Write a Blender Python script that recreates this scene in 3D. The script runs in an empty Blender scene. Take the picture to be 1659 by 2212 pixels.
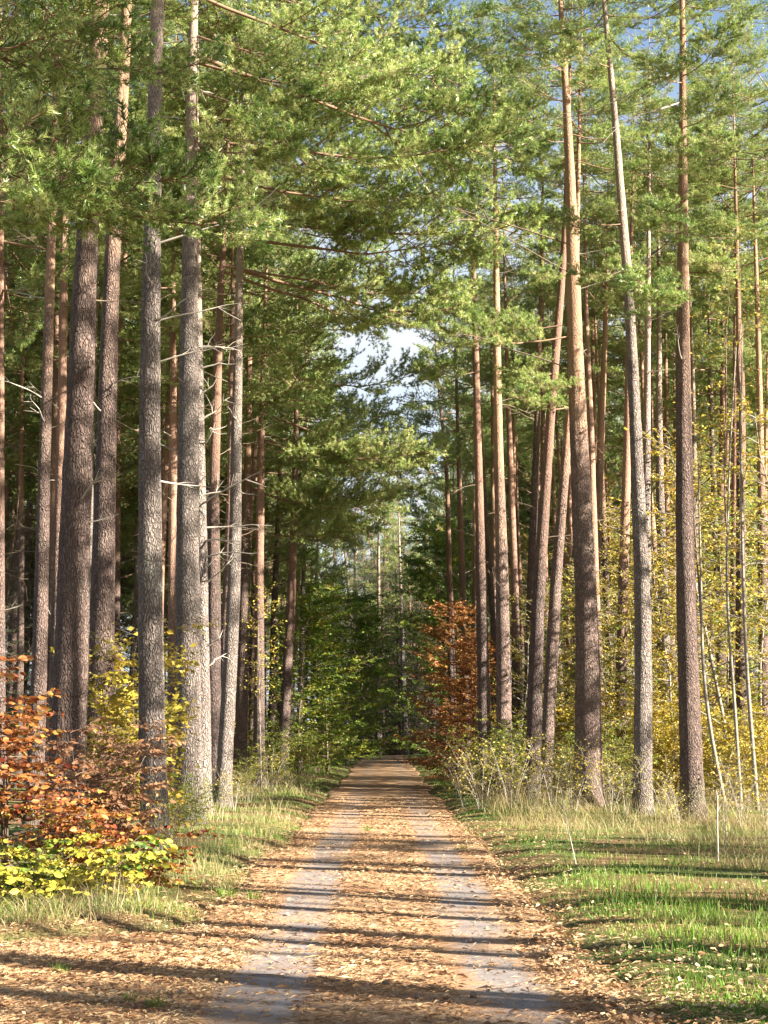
import bpy, math, random
import numpy as np
from mathutils import Matrix, Vector, Quaternion

# ------------------------------------------------------------------ camera, sky, sun, exposure
SC = bpy.context.scene
COL = SC.collection
FPX, IW, IH = 3000.0, 1659.0, 2212.0            # focal length and picture size in the same units
PITCH = math.atan(506.0 / FPX)
EYE = np.array([0.0, 0.0, 1.6])
cam_d = bpy.data.cameras.new("camera"); cam = bpy.data.objects.new("camera", cam_d); COL.objects.link(cam)
cam_d.sensor_fit = 'VERTICAL'; cam_d.sensor_height = 34.6; cam_d.lens = FPX / IH * 34.6
cam_d.clip_start = 0.1; cam_d.clip_end = 3000
cam.location = EYE; cam.rotation_euler = (math.radians(90) + PITCH, 0, 0)
SC.camera = cam

SUN_AZ, SUN_EL = 114.0, 27.0                    # azimuth clockwise from the path's direction
world = bpy.data.worlds.new("World"); SC.world = world; world.use_nodes = True
wn = world.node_tree.nodes; wl = world.node_tree.links
bg = wn["Background"]; sky = wn.new("ShaderNodeTexSky")
sky.sky_type = 'NISHITA'; sky.sun_disc = False
sky.sun_elevation = math.radians(SUN_EL); sky.sun_rotation = math.radians(SUN_AZ)
sky.air_density = 1.0; sky.dust_density = 1.5; sky.ozone_density = 1.0
wc = wn.new("ShaderNodeTexCoord"); wm = wn.new("ShaderNodeMapping"); wm.inputs["Scale"].default_value = (1, 1, 2.2); wl.new(wc.outputs["Generated"], wm.inputs[0])
wz = wn.new("ShaderNodeTexNoise"); wz.inputs["Scale"].default_value = 5.5; wz.inputs["Detail"].default_value = 6; wl.new(wm.outputs[0], wz.inputs["Vector"])
wr = wn.new("ShaderNodeMapRange"); wr.inputs[1].default_value = 0.22; wr.inputs[2].default_value = 0.5; wl.new(wz.outputs[0], wr.inputs[0])
wx = wn.new("ShaderNodeMix"); wx.data_type = 'RGBA'; wx.inputs[7].default_value = (3.7, 3.9, 4.2, 1)      # thin bright cloud over the whole sky
wsp = wn.new("ShaderNodeSeparateXYZ"); wl.new(wc.outputs["Generated"], wsp.inputs[0])
wh = wn.new("ShaderNodeMapRange"); wh.interpolation_type = 'SMOOTHSTEP'; wh.inputs[1].default_value = 0.25; wh.inputs[2].default_value = 0.5; wh.inputs[3].default_value = 1.0; wh.inputs[4].default_value = 0.0; wl.new(wsp.outputs[2], wh.inputs[0])
wmul = wn.new("ShaderNodeMath"); wmul.operation = 'MULTIPLY'; wl.new(wr.outputs[0], wmul.inputs[0]); wl.new(wh.outputs[0], wmul.inputs[1])   # bright cloud low all round, clearer overhead
wl.new(wmul.outputs[0], wx.inputs[0]); wl.new(sky.outputs[0], wx.inputs[6]); wl.new(wx.outputs[2], bg.inputs[0]); bg.inputs[1].default_value = 0.05
sun_d = bpy.data.lights.new("sun", 'SUN'); sun = bpy.data.objects.new("sun", sun_d); COL.objects.link(sun)
sun_d.energy = 5.0; sun_d.angle = math.radians(0.53); sun_d.color = (1.0, 0.92, 0.79)
_a, _e = math.radians(SUN_AZ), math.radians(SUN_EL)
SUNV = Vector((math.sin(_a) * math.cos(_e), math.cos(_a) * math.cos(_e), math.sin(_e)))
sun.rotation_euler = (-SUNV).to_track_quat('-Z', 'Y').to_euler(); sun.location = (30, -10, 40)
SC.view_settings.view_transform = 'Standard'; SC.view_settings.look = 'None'
SC.view_settings.exposure = 2.5; SC.view_settings.gamma = 1.0; SC.view_settings.use_curve_mapping = False
SC.render.engine = 'CYCLES'
cy = SC.cycles
cy.max_bounces = 6; cy.diffuse_bounces = 2; cy.glossy_bounces = 2; cy.transmission_bounces = 2; cy.transparent_max_bounces = 4
cy.use_denoising = True; cy.sample_clamp_indirect = 6.0

# ------------------------------------------------------------------ helpers
def smooth(t): t = np.clip(t, 0, 1); return t * t * (3 - 2 * t)
_ns = np.random.RandomState(5)
_NW = [(_ns.uniform(-1, 1, 2), _ns.uniform(0, 6.28)) for _ in range(14)]
def wobble(x, y, f):                            # cheap smooth noise, about -1..1
    s = 0
    for w, p in _NW: s = s + np.sin((x * w[0] + y * w[1]) * f * 2 + p)
    return s / 5.0
def rise(y):
    y = np.asarray(y, float); t = np.clip((y - 33) / 80, 0, None)
    z = 0.86 * np.minimum(t, 1) ** 1.12
    return z - 0.5 * smooth((y - 114) / 25)
def xl(y): return -1.72 - 5.5 * smooth((13.2 - np.asarray(y, float)) / 4.0) + 0.14 * wobble(0 * y + 3, y, 0.5)
def xr(y): return 1.70 + 0.16 * wobble(0 * y - 7, y, 0.45)
def ground_z(x, y):
    x = np.asarray(x, float); y = np.asarray(y, float)
    side = np.maximum(x - xr(y), xl(y) - x)
    v = smooth((side + 0.05) / 0.9)
    on = smooth((0.25 - side) / 0.25)
    return rise(y) + v * (0.07 + 0.06 * wobble(x, y, 0.35) + 0.025 * wobble(x, y, 1.4)) - 0.05 * on * (side < 0.25)
def path_z(x, y): return rise(y) + 0.012 * wobble(x, y, 0.5) + 0.006 * wobble(x, y, 1.6) + 0.004
def P(px, py, d):                               # the point at forward distance d that the photograph shows at (px, py)
    u = (px - IW / 2) / FPX; v = (IH / 2 - py) / FPX
    dy = math.cos(PITCH) - math.sin(PITCH) * v; dz = math.sin(PITCH) + math.cos(PITCH) * v
    return EYE + np.array([u, dy, dz]) * (d / dy)
def gx(px, d): return float((px - 832) / FPX * d * 1.0)

class MB:
    """Collects vertices and faces; build() makes one mesh."""
    def __init__(s): s.V = []; s.F = []; s.n = 0
    def add(s, V, F, mat=0, smooth_=False):
        V = np.asarray(V, float).reshape(-1, 3); F = np.asarray(F, int)
        s.V.append(V); s.F.append((F + s.n, mat, smooth_)); s.n += len(V)
    def merge(s, o, M=None):
        for V in [np.concatenate(o.V)]:
            if M is not None: V = V @ np.array(M)[:3, :3].T + np.array(M)[:3, 3]
        s.V.append(V)
        for F, m, sm in o.F: s.F.append((F + s.n, m, sm))
        s.n += len(V)
    def mesh(s, name, mats):
        me = bpy.data.meshes.new(name); V = np.concatenate(s.V)
        me.vertices.add(len(V)); me.vertices.foreach_set("co", V.ravel())
        tot = np.concatenate([np.full(len(F), F.shape[1]) for F, _, _ in s.F])
        lp = np.concatenate([F.ravel() for F, _, _ in s.F])
        me.loops.add(len(lp)); me.loops.foreach_set("vertex_index", lp.astype(np.int32))
        me.polygons.add(len(tot)); st = np.concatenate([[0], np.cumsum(tot)[:-1]])
        me.polygons.foreach_set("loop_start", st.astype(np.int32)); me.polygons.foreach_set("loop_total", tot.astype(np.int32))
        me.polygons.foreach_set("material_index", np.concatenate([np.full(len(F), m) for F, m, _ in s.F]).astype(np.int32))
        me.polygons.foreach_set("use_smooth", np.concatenate([np.full(len(F), sm) for F, _, sm in s.F]))
        for m in mats: me.materials.append(m)
        me.update(calc_edges=True); return me
def link(name, data, parent=None, M=None):
    o = bpy.data.objects.new(name, data); COL.objects.link(o)
    if parent is not None: o.parent = parent
    if M is not None: o.matrix_basis = M
    return o
def thing(name, label, cat, loc, group=None, rz=0.0):
    o = bpy.data.objects.new(name, None); COL.objects.link(o); o.location = loc; o.rotation_euler.z = rz
    o.empty_display_size = 0.3
    o["label"] = label; o["category"] = cat
    if group: o["group"] = group
    return o
def tag(o, label, cat, group=None):
    o["label"] = label; o["category"] = cat
    if group: o["group"] = group
    return o
def nrm(v): v = np.asarray(v, float); return v / (np.linalg.norm(v, axis=-1, keepdims=True) + 1e-9)
def resample(pts, n):
    pts = np.asarray(pts, float); L = np.concatenate([[0], np.cumsum(np.linalg.norm(np.diff(pts, axis=0), axis=1))])
    t = np.linspace(0, L[-1], n); return np.stack([np.interp(t, L, pts[:, k]) for k in range(3)], 1)
def tube(mb, pts, rad, sides=5, mat=0, cap=True):
    pts = np.asarray(pts, float); n = len(pts); rad = np.broadcast_to(np.asarray(rad, float), (n,))
    T = nrm(np.gradient(pts, axis=0)); ref = np.array([0, 0, 1.0]) if abs(T[0][2]) < 0.85 else np.array([0, 1.0, 0])
    A = nrm(np.cross(T, ref)); B = np.cross(T, A)
    a = np.arange(sides) * 2 * math.pi / sides
    V = pts[:, None, :] + rad[:, None, None] * (np.cos(a)[None, :, None] * A[:, None, :] + np.sin(a)[None, :, None] * B[:, None, :])
    i = np.arange(n - 1)[:, None] * sides; j = np.arange(sides)[None, :]; k = (j + 1) % sides
    F = np.stack([i + j, i + k, i + sides + k, i + sides + j], -1).reshape(-1, 4)
    mb.add(V.reshape(-1, 3), F, mat, True)
def frame_from(x, up=(0, 0, 1)):
    x = Vector(x).normalized(); up = Vector(up)
    y = up.cross(x)
    if y.length < 1e-4: y = Vector((0, 1, 0))
    y.normalize(); z = x.cross(y)
    return Matrix(((x.x, y.x, z.x, 0), (x.y, y.y, z.y, 0), (x.z, y.z, z.z, 0), (0, 0, 0, 1)))

# ------------------------------------------------------------------ materials
class N:
    def __init__(s, name):
        s.m = bpy.data.materials.new(name); s.m.use_nodes = True; s.t = s.m.node_tree
        s.t.nodes.clear(); s.out = s.t.nodes.new("ShaderNodeOutputMaterial")
    def n(s, typ, **kw):
        nd = s.t.nodes.new("ShaderNode" + typ)
        for k, v in kw.items():
            if k == 'ins':
                for a, b in v.items(): s.set(nd, a, b)
            else: setattr(nd, k, v)
        return nd
    def set(s, nd, key, val):
        i = nd.inputs[key]
        if isinstance(val, bpy.types.NodeSocket): s.t.links.new(val, i)
        else: i.default_value = val
    def math(s, op, a, b=0.5, clamp=False):
        nd = s.n("Math", operation=op, use_clamp=clamp); s.set(nd, 0, a); s.set(nd, 1, b); return nd.outputs[0]
    def mix(s, f, a, b, mode='MIX'):
        nd = s.n("Mix", data_type='RGBA', blend_type=mode); s.set(nd, 0, f)
        for k, v in ((6, a), (7, b)):
            s.set(nd, k, v if isinstance(v, bpy.types.NodeSocket) else (*v, 1)[:4])
        return nd.outputs[2]
    def ramp(s, f, stops, interp='LINEAR'):
        nd = s.n("ValToRGB"); cr = nd.color_ramp; cr.interpolation = interp
        while len(cr.elements) < len(stops): cr.elements.new(0.5)
        for e, (p, c) in zip(cr.elements, stops): e.position = p; e.color = (*c, 1)[:4]
        s.set(nd, 0, f); return nd.outputs[0]
    def maprange(s, v, a, b, c=0.0, d=1.0, interp='SMOOTHSTEP'):
        nd = s.n("MapRange", interpolation_type=interp); s.set(nd, 0, v)
        for k, x in zip((1, 2, 3, 4), (a, b, c, d)): s.set(nd, k, x)
        return nd.outputs[0]
    def noise(s, vec, scale, detail=3.0, rough=0.55):
        nd = s.n("TexNoise"); s.set(nd, "Vector", vec); nd.inputs["Scale"].default_value = scale
        nd.inputs["Detail"].default_value = detail; nd.inputs["Roughness"].default_value = rough; return nd.outputs[0]
    def coord(s, which="Object", scale=None, offs=None):
        c = s.n("TexCoord").outputs[which]
        if scale is None and offs is None: return c
        mp = s.n("Mapping"); s.set(mp, "Vector", c)
        if scale: mp.inputs["Scale"].default_value = scale
        if offs is not None: s.set(mp, "Location", offs)
        return mp.outputs[0]
    def sep(s, v):
        nd = s.n("SeparateXYZ"); s.set(nd, 0, v); return nd.outputs
    def bsdf(s, color, rough=0.8, spec=0.3, bump=None, bstr=0.5, bdist=0.02, trans=0.0, tcol=None):
        b = s.n("BsdfPrincipled"); s.set(b, "Base Color", color if isinstance(color, bpy.types.NodeSocket) else (*color, 1))
        s.set(b, "Roughness", rough); s.set(b, "Specular IOR Level", spec)
        if bump is not None:
            bp = s.n("Bump"); s.set(bp, "Height", bump); bp.inputs["Strength"].default_value = bstr; bp.inputs["Distance"].default_value = bdist
            s.set(b, "Normal", bp.outputs[0])
        res = b.outputs[0]
        if trans > 0:
            tr = s.n("BsdfTranslucent"); s.set(tr, 0, tcol if tcol is not None else color)
            mx = s.n("MixShader"); s.set(mx, 0, trans); s.set(mx, 1, res); s.set(mx, 2, tr.outputs[0]); res = mx.outputs[0]
        s.t.links.new(res, s.out.inputs[0]); return s.m

def mat_bark(name, low=(0.30, 0.24, 0.215), crack=(0.075, 0.055, 0.048), high=(0.45, 0.235, 0.125), zl=7.0, zh=13.0):
    k = N(name); co = k.coord(); rnd = k.n("ObjectInfo").outputs["Random"]
    off = k.n("CombineXYZ"); k.set(off, 2, k.math('MULTIPLY', rnd, 40.0))
    v1 = k.n("VectorMath", operation='ADD'); k.set(v1, 0, co); k.set(v1, 1, off.outputs[0]); vec = v1.outputs[0]
    # warp so that the plates are not regular cells
    wr = k.n("TexNoise"); k.set(wr, "Vector", vec); wr.inputs["Scale"].default_value = 5.0
    v2 = k.n("VectorMath", operation='MULTIPLY_ADD'); k.set(v2, 0, wr.outputs["Color"]); v2.inputs[1].default_value = (0.16, 0.16, 0.45); k.set(v2, 2, vec)
    mp = k.n("Mapping"); k.set(mp, "Vector", v2.outputs[0]); mp.inputs["Scale"].default_value = (27, 27, 6.5)
    vo = k.n("TexVoronoi", feature='DISTANCE_TO_EDGE'); k.set(vo, "Vector", mp.outputs[0]); vo.inputs["Scale"].default_value = 1.0
    edge = vo.outputs[0]
    mp2 = k.n("Mapping"); k.set(mp2, "Vector", vec); mp2.inputs["Scale"].default_value = (42, 42, 11)
    fine = k.noise(mp2.outputs[0], 1.0, 5.0, 0.65)
    big = k.noise(vec, 0.8, 3.0, 0.6)
    z = k.sep(co)[2]
    hz = k.math('ADD', z, k.math('MULTIPLY', k.math('SUBTRACT', big, 0.5), 6.0))
    hz = k.math('ADD', hz, k.math('MULTIPLY', k.math('SUBTRACT', rnd, 0.5), 3.0))
    up = k.maprange(hz, zl, zh)
    plate = k.mix(fine, tuple(c * 0.62 for c in low), tuple(min(1, c * 1.25) for c in low))
    plate = k.mix(k.maprange(k.noise(vec, 3.0, 4.0), 0.35, 0.65, 0.0, 0.55), plate, tuple(c * 0.55 for c in low))
    plate = k.mix(k.maprange(big, 0.5, 0.75), plate, (low[0] * 0.95, low[1] * 1.05, low[2] * 1.02))
    flake = k.mix(fine, tuple(c * 0.6 for c in high), tuple(min(1, c * 1.25) for c in high))
    col = k.mix(up, plate, flake)
    gap = k.maprange(k.math('ADD', edge, k.math('MULTIPLY', k.math('SUBTRACT', fine, 0.5), 0.25)), -0.03, 0.17)
    gap2 = k.math('MAXIMUM', k.math('ADD', k.math('MULTIPLY', gap, 0.85), 0.15), k.math('MULTIPLY', up, 0.8))
    col = k.mix(gap2, crack, col)
    tone = k.maprange(rnd, 0.0, 1.0, 0.68, 1.18, 'LINEAR'); tc = k.n('CombineXYZ')
    for q_ in range(3): k.set(tc, q_, tone)
    col = k.mix(1.0, col, tc.outputs[0], 'MULTIPLY')
    moss = k.math('MULTIPLY', k.maprange(z, 0.1, 1.2, 1.0, 0.0), k.maprange(big, 0.4, 0.65))
    col = k.mix(k.math('MULTIPLY', moss, 0.5), col, (0.13, 0.15, 0.07))
    h = k.math('ADD', k.math('MULTIPLY', k.maprange(edge, 0.0, 0.3), k.math('SUBTRACT', 1.0, k.math('MULTIPLY', up, 0.75))), k.math('MULTIPLY', fine, 0.45))
    return k.bsdf(col, 0.9, 0.2, bump=h, bstr=1.0, bdist=0.04)
def mat_birch(name):
    k = N(name); co = k.coord()
    mp = k.n("Mapping"); k.set(mp, "Vector", co); mp.inputs["Scale"].default_value = (4, 4, 22)
    a = k.noise(mp.outputs[0], 1.0, 3.0); b = k.noise(co, 3.0, 4.0)
    m = k.math('MULTIPLY', k.maprange(a, 0.58, 0.68), 0.8)
    col = k.mix(b, (0.15, 0.13, 0.10), (0.29, 0.26, 0.21)); col = k.mix(m, col, (0.09, 0.075, 0.06))
    return k.bsdf(col, 0.7, 0.3, bump=a, bstr=0.3, bdist=0.01)
def mat_wood(name, c1, c2, scale=12):
    k = N(name); f = k.noise(k.coord(scale=(scale, scale, scale)), 1.0, 4.0)
    return k.bsdf(k.mix(f, c1, c2), 0.85, 0.2, bump=f, bstr=0.4, bdist=0.01)
def mat_leaf(name, stops, trans=0.35, rough=0.5, nscale=0.8, nw=0.55, spec=0.35, pale=None):
    """Leaf colours: each leaf picks its own, neighbouring sprays drift together."""
    k = N(name); g = k.n("NewGeometry"); ri = g.outputs["Random Per Island"]
    nz = k.noise(k.coord(), nscale, 3.0, 0.6); oi = k.n("ObjectInfo").outputs["Random"]
    f = k.math('ADD', k.math('MULTIPLY', ri, 1 - nw), k.math('MULTIPLY', k.maprange(nz, 0.3, 0.7), nw))
    f = k.math('ADD', f, k.math('MULTIPLY', k.math('SUBTRACT', oi, 0.5), 0.16), clamp=True)
    col = k.ramp(f, stops)
    return k.bsdf(col, rough, spec, trans=trans)
M_BARK = mat_bark("pine_bark", low=(0.25, 0.175, 0.147), high=(0.368, 0.224, 0.140))
M_BARK2 = mat_bark("pine_bark_red", low=(0.235, 0.17, 0.15), high=(0.335, 0.198, 0.138), zl=3.0, zh=10.0)
M_BARK3 = mat_bark("pine_bark_grey", low=(0.30, 0.25, 0.22), high=(0.345, 0.26, 0.205), zl=9.0, zh=15)
M_BIRCH = mat_birch("birch_bark")
M_TWIG = mat_wood("twig_wood", (0.10, 0.07, 0.05), (0.26, 0.19, 0.14))
M_LIMB = mat_wood("limb_wood", (0.160, 0.096, 0.064), (0.288, 0.184, 0.120))
M_DEAD = mat_wood("dead_wood", (0.288, 0.248, 0.208), (0.480, 0.432, 0.368))
M_NEEDLE = mat_leaf("pine_needles", [(0.0, (0.03, 0.08, 0.02)), (0.3, (0.16, 0.26, 0.055)), (0.65, (0.42, 0.49, 0.15)), (1.0, (0.66, 0.64, 0.32))], trans=0.4, rough=0.34, nscale=1.7, nw=0.6, spec=0.6)
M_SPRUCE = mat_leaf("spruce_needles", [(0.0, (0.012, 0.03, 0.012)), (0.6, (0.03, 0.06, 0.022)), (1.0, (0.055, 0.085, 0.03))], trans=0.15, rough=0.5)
M_YELLOW = mat_leaf("yellow_birch_leaves", [(0.0, (0.13, 0.15, 0.02)), (0.35, (0.32, 0.26, 0.03)), (0.7, (0.54, 0.42, 0.06)), (0.92, (0.52, 0.28, 0.05)), (1.0, (0.34, 0.15, 0.04))], trans=0.3, nscale=1.5)
M_YGREEN = mat_leaf("yellow_green_leaves", [(0.0, (0.07, 0.13, 0.02)), (0.4, (0.2, 0.25, 0.03)), (0.75, (0.42, 0.36, 0.06)), (1.0, (0.5, 0.32, 0.07))], trans=0.45)
M_GREENB = mat_leaf("green_beech_leaves", [(0.0, (0.06, 0.14, 0.015)), (0.5, (0.17, 0.27, 0.03)), (0.8, (0.36, 0.36, 0.045)), (1.0, (0.48, 0.36, 0.05))], trans=0.4)
M_RUST = mat_leaf("rust_beech_leaves", [(0.0, (0.15, 0.05, 0.02)), (0.35, (0.33, 0.125, 0.035)), (0.7, (0.44, 0.21, 0.06)), (0.92, (0.45, 0.30, 0.09)), (1.0, (0.3, 0.28, 0.06))], trans=0.35)
M_RED = mat_leaf("red_beech_leaves", [(0.0, (0.08, 0.016, 0.01)), (0.25, (0.21, 0.045, 0.018)), (0.45, (0.32, 0.105, 0.028)), (0.66, (0.38, 0.2, 0.045)), (0.84, (0.30, 0.25, 0.045)), (1.0, (0.13, 0.16, 0.035))], trans=0.3, nscale=1.9, nw=0.55)
M_BROWN = mat_leaf("brown_dry_leaves", [(0.0, (0.10, 0.05, 0.03)), (0.5, (0.24, 0.12, 0.06)), (0.85, (0.38, 0.22, 0.11)), (1.0, (0.42, 0.33, 0.09))], trans=0.3)
M_YLOW = mat_leaf("yellow_green_beech_leaves", [(0.0, (0.04, 0.10, 0.014)), (0.28, (0.14, 0.2, 0.025)), (0.48, (0.42, 0.36, 0.045)), (1.0, (0.58, 0.43, 0.06))], trans=0.28, nscale=1.8, nw=0.7)
M_GRASS = mat_leaf("green_grass_blades", [(0.0, (0.060, 0.135, 0.015)), (0.5, (0.145, 0.255, 0.03)), (0.8, (0.255, 0.289, 0.076)), (1.0, (0.425, 0.365, 0.170))], trans=0.35, nscale=0.7)
M_STRAW = mat_leaf("straw_grass_blades", [(0.0, (0.153, 0.145, 0.051)), (0.4, (0.306, 0.246, 0.102)), (0.8, (0.425, 0.348, 0.187)), (1.0, (0.468, 0.408, 0.255))], trans=0.3, nscale=0.6)
M_LITTER = mat_leaf("fallen_leaf_litter", [(0.0, (0.125, 0.054, 0.027)), (0.35, (0.305, 0.161, 0.076)), (0.65, (0.466, 0.323, 0.170)), (0.9, (0.556, 0.448, 0.260)), (1.0, (0.591, 0.520, 0.376))], trans=0.15, nscale=1.2, nw=0.4)
M_NLIT = mat_leaf("fallen_needle_litter", [(0.0, (0.179, 0.090, 0.040)), (0.5, (0.376, 0.224, 0.116)), (0.85, (0.511, 0.376, 0.215)), (1.0, (0.573, 0.475, 0.323))], trans=0.0, nscale=1.2, nw=0.4)
def mat_path():
    k = N("sandy_path_with_litter"); co = k.coord(); x, y, z = k.sep(co)
    wav = k.noise(co, 0.55, 3.0); wx = k.math('ADD', x, k.math('MULTIPLY', k.math('SUBTRACT', wav, 0.5), 0.45))
    st = k.noise(k.coord(scale=(0.9, 3.5, 1)), 2.2, 6.0, 0.7)
    def track(c, w):
        d = k.math('ABSOLUTE', k.math('SUBTRACT', wx, c))
        d = k.math('ADD', d, k.math('MULTIPLY', k.math('SUBTRACT', st, 0.5), 0.55))
        return k.maprange(d, w - 0.12, w + 0.10, 1.0, 0.0)
    tr = k.math('MAXIMUM', track(-0.80, 0.30), track(0.86, 0.27))
    pat = k.maprange(k.noise(k.coord(scale=(1.2, 0.5, 1)), 1.1, 5.0, 0.65), 0.36, 0.56, 0.25, 1.0)
    tr = k.math('MULTIPLY', k.math('MULTIPLY', tr, pat), k.maprange(y, 16, 42, 1.0, 0.35, 'LINEAR'))
    fine = k.noise(k.coord(scale=(1, 1.6, 1)), 60.0, 4.0, 0.7); mid = k.noise(k.coord(scale=(1, 1.8, 1)), 14.0, 5.0, 0.7); big = k.noise(co, 1.3, 3.0)
    f = k.math('ADD', k.math('MULTIPLY', fine, 0.55), k.math('MULTIPLY', mid, 0.45))
    lit = k.ramp(f, [(0.28, (0.116, 0.058, 0.031)), (0.44, (0.287, 0.170, 0.099)), (0.55, (0.421, 0.291, 0.170)), (0.70, (0.556, 0.448, 0.296))])
    lit = k.mix(k.maprange(big, 0.35, 0.7), lit, (0.75, 0.62, 0.55), 'MULTIPLY')
    sand = k.mix(fine, (0.124, 0.112, 0.108), (0.232, 0.212, 0.208)); sand = k.mix(k.maprange(mid, 0.55, 0.72), sand, (0.240, 0.176, 0.120))
    col = k.mix(k.math('MULTIPLY', tr, 0.93), lit, sand)
    h = k.math('MULTIPLY', f, k.math('SUBTRACT', 1.1, tr))
    return k.bsdf(col, 0.95, 0.15, bump=h, bstr=0.8, bdist=0.03)
def mat_floor():
    k = N("forest_floor"); co = k.coord(); fine = k.noise(co, 22.0, 5.0, 0.7); big = k.noise(co, 0.5, 4.0); x, y, z = k.sep(co)
    lit = k.ramp(fine, [(0.3, (0.06, 0.035, 0.02)), (0.5, (0.17, 0.10, 0.05)), (0.68, (0.34, 0.22, 0.11))])
    grs = k.ramp(fine, [(0.3, (0.03, 0.05, 0.012)), (0.5, (0.075, 0.11, 0.025)), (0.7, (0.18, 0.19, 0.06))])
    col = k.mix(k.maprange(big, 0.42, 0.58), lit, grs)
    return k.bsdf(col, 0.95, 0.15, bump=fine, bstr=1.0, bdist=0.05)
M_PATH = mat_path(); M_FLOOR = mat_floor()

# ------------------------------------------------------------------ setting: forest floor and path
def grid(xs, ys, zf):
    X, Y = np.meshgrid(xs, ys); V = np.stack([X, Y, zf(X, Y)], -1).reshape(-1, 3); nx = len(xs)
    i = np.arange(len(ys) - 1)[:, None] * nx; j = np.arange(nx - 1)[None, :]
    F = np.stack([i + j, i + j + 1, i + nx + j + 1, i + nx + j], -1).reshape(-1, 4)
    mb = MB(); mb.add(V, F, 0, True); return mb
xs = np.concatenate([[-900, -400, -200, -120, -80, -60], np.arange(-45, -9, 1.5), np.arange(-9, 9, 0.15), np.arange(9, 46, 1.5), [60, 80, 120, 200, 400, 900]])
ys = np.concatenate([[-400, -150, -60, -30, -15, 0], np.arange(3, 30, 0.2), np.arange(30, 70, 0.6), np.arange(70, 150, 2.0), [155, 165, 180, 200, 250, 320, 450, 900]])
gr = link("ground", grid(xs, ys, ground_z).mesh("ground", [M_FLOOR])); gr["kind"] = "structure"
pys = np.concatenate([[-12, -6, 0], np.arange(3, 40, 0.15), np.arange(40, 131, 0.6)])
mb = MB(); nt = 40; tt = np.linspace(0, 1, nt)
X = xl(pys)[:, None] * (1 - tt) + xr(pys)[:, None] * tt; Y = np.repeat(pys[:, None], nt, 1)
Z = path_z(X, Y); Z[:, 0] -= 0.06; Z[:, -1] -= 0.06
i = np.arange(len(pys) - 1)[:, None] * nt; j = np.arange(nt - 1)[None, :]
mb.add(np.stack([X, Y, Z], -1).reshape(-1, 3), np.stack([i + j, i + j + 1, i + nt + j + 1, i + nt + j], -1).reshape(-1, 4), 0, True)
pa = link("path", mb.mesh("path", [M_PATH])); pa["kind"] = "structure"

# ------------------------------------------------------------------ foliage builders
def needles(mb, p, d, rng, n=15, L=0.10, nl=0.08, w=0.012, mat=1, spread=0.9):
    """Brushes of needles round shoots that start at p and point along d."""
    m = len(p)
    if m == 0: return
    d = nrm(d); t = rng.uniform(0.05, 1, (m, n)); rad = nrm(rng.normal(size=(m, n, 3)))
    rad = nrm(rad - (rad * d[:, None]).sum(-1, keepdims=True) * d[:, None])
    dirn = nrm(d[:, None] * rng.uniform(0.45, 1.1, (m, n, 1)) + rad * spread)
    b = p[:, None] + d[:, None] * (t * L)[..., None]
    side = nrm(np.cross(dirn, nrm(rng.normal(size=(m, n, 3))))) * w / 2
    tip = b + dirn * (nl * rng.uniform(0.7, 1.15, (m, n)))[..., None]
    V = np.stack([b - side, b + side, tip], 2).reshape(-1, 3)
    mb.add(V, np.arange(len(V)).reshape(-1, 3), mat)
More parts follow.
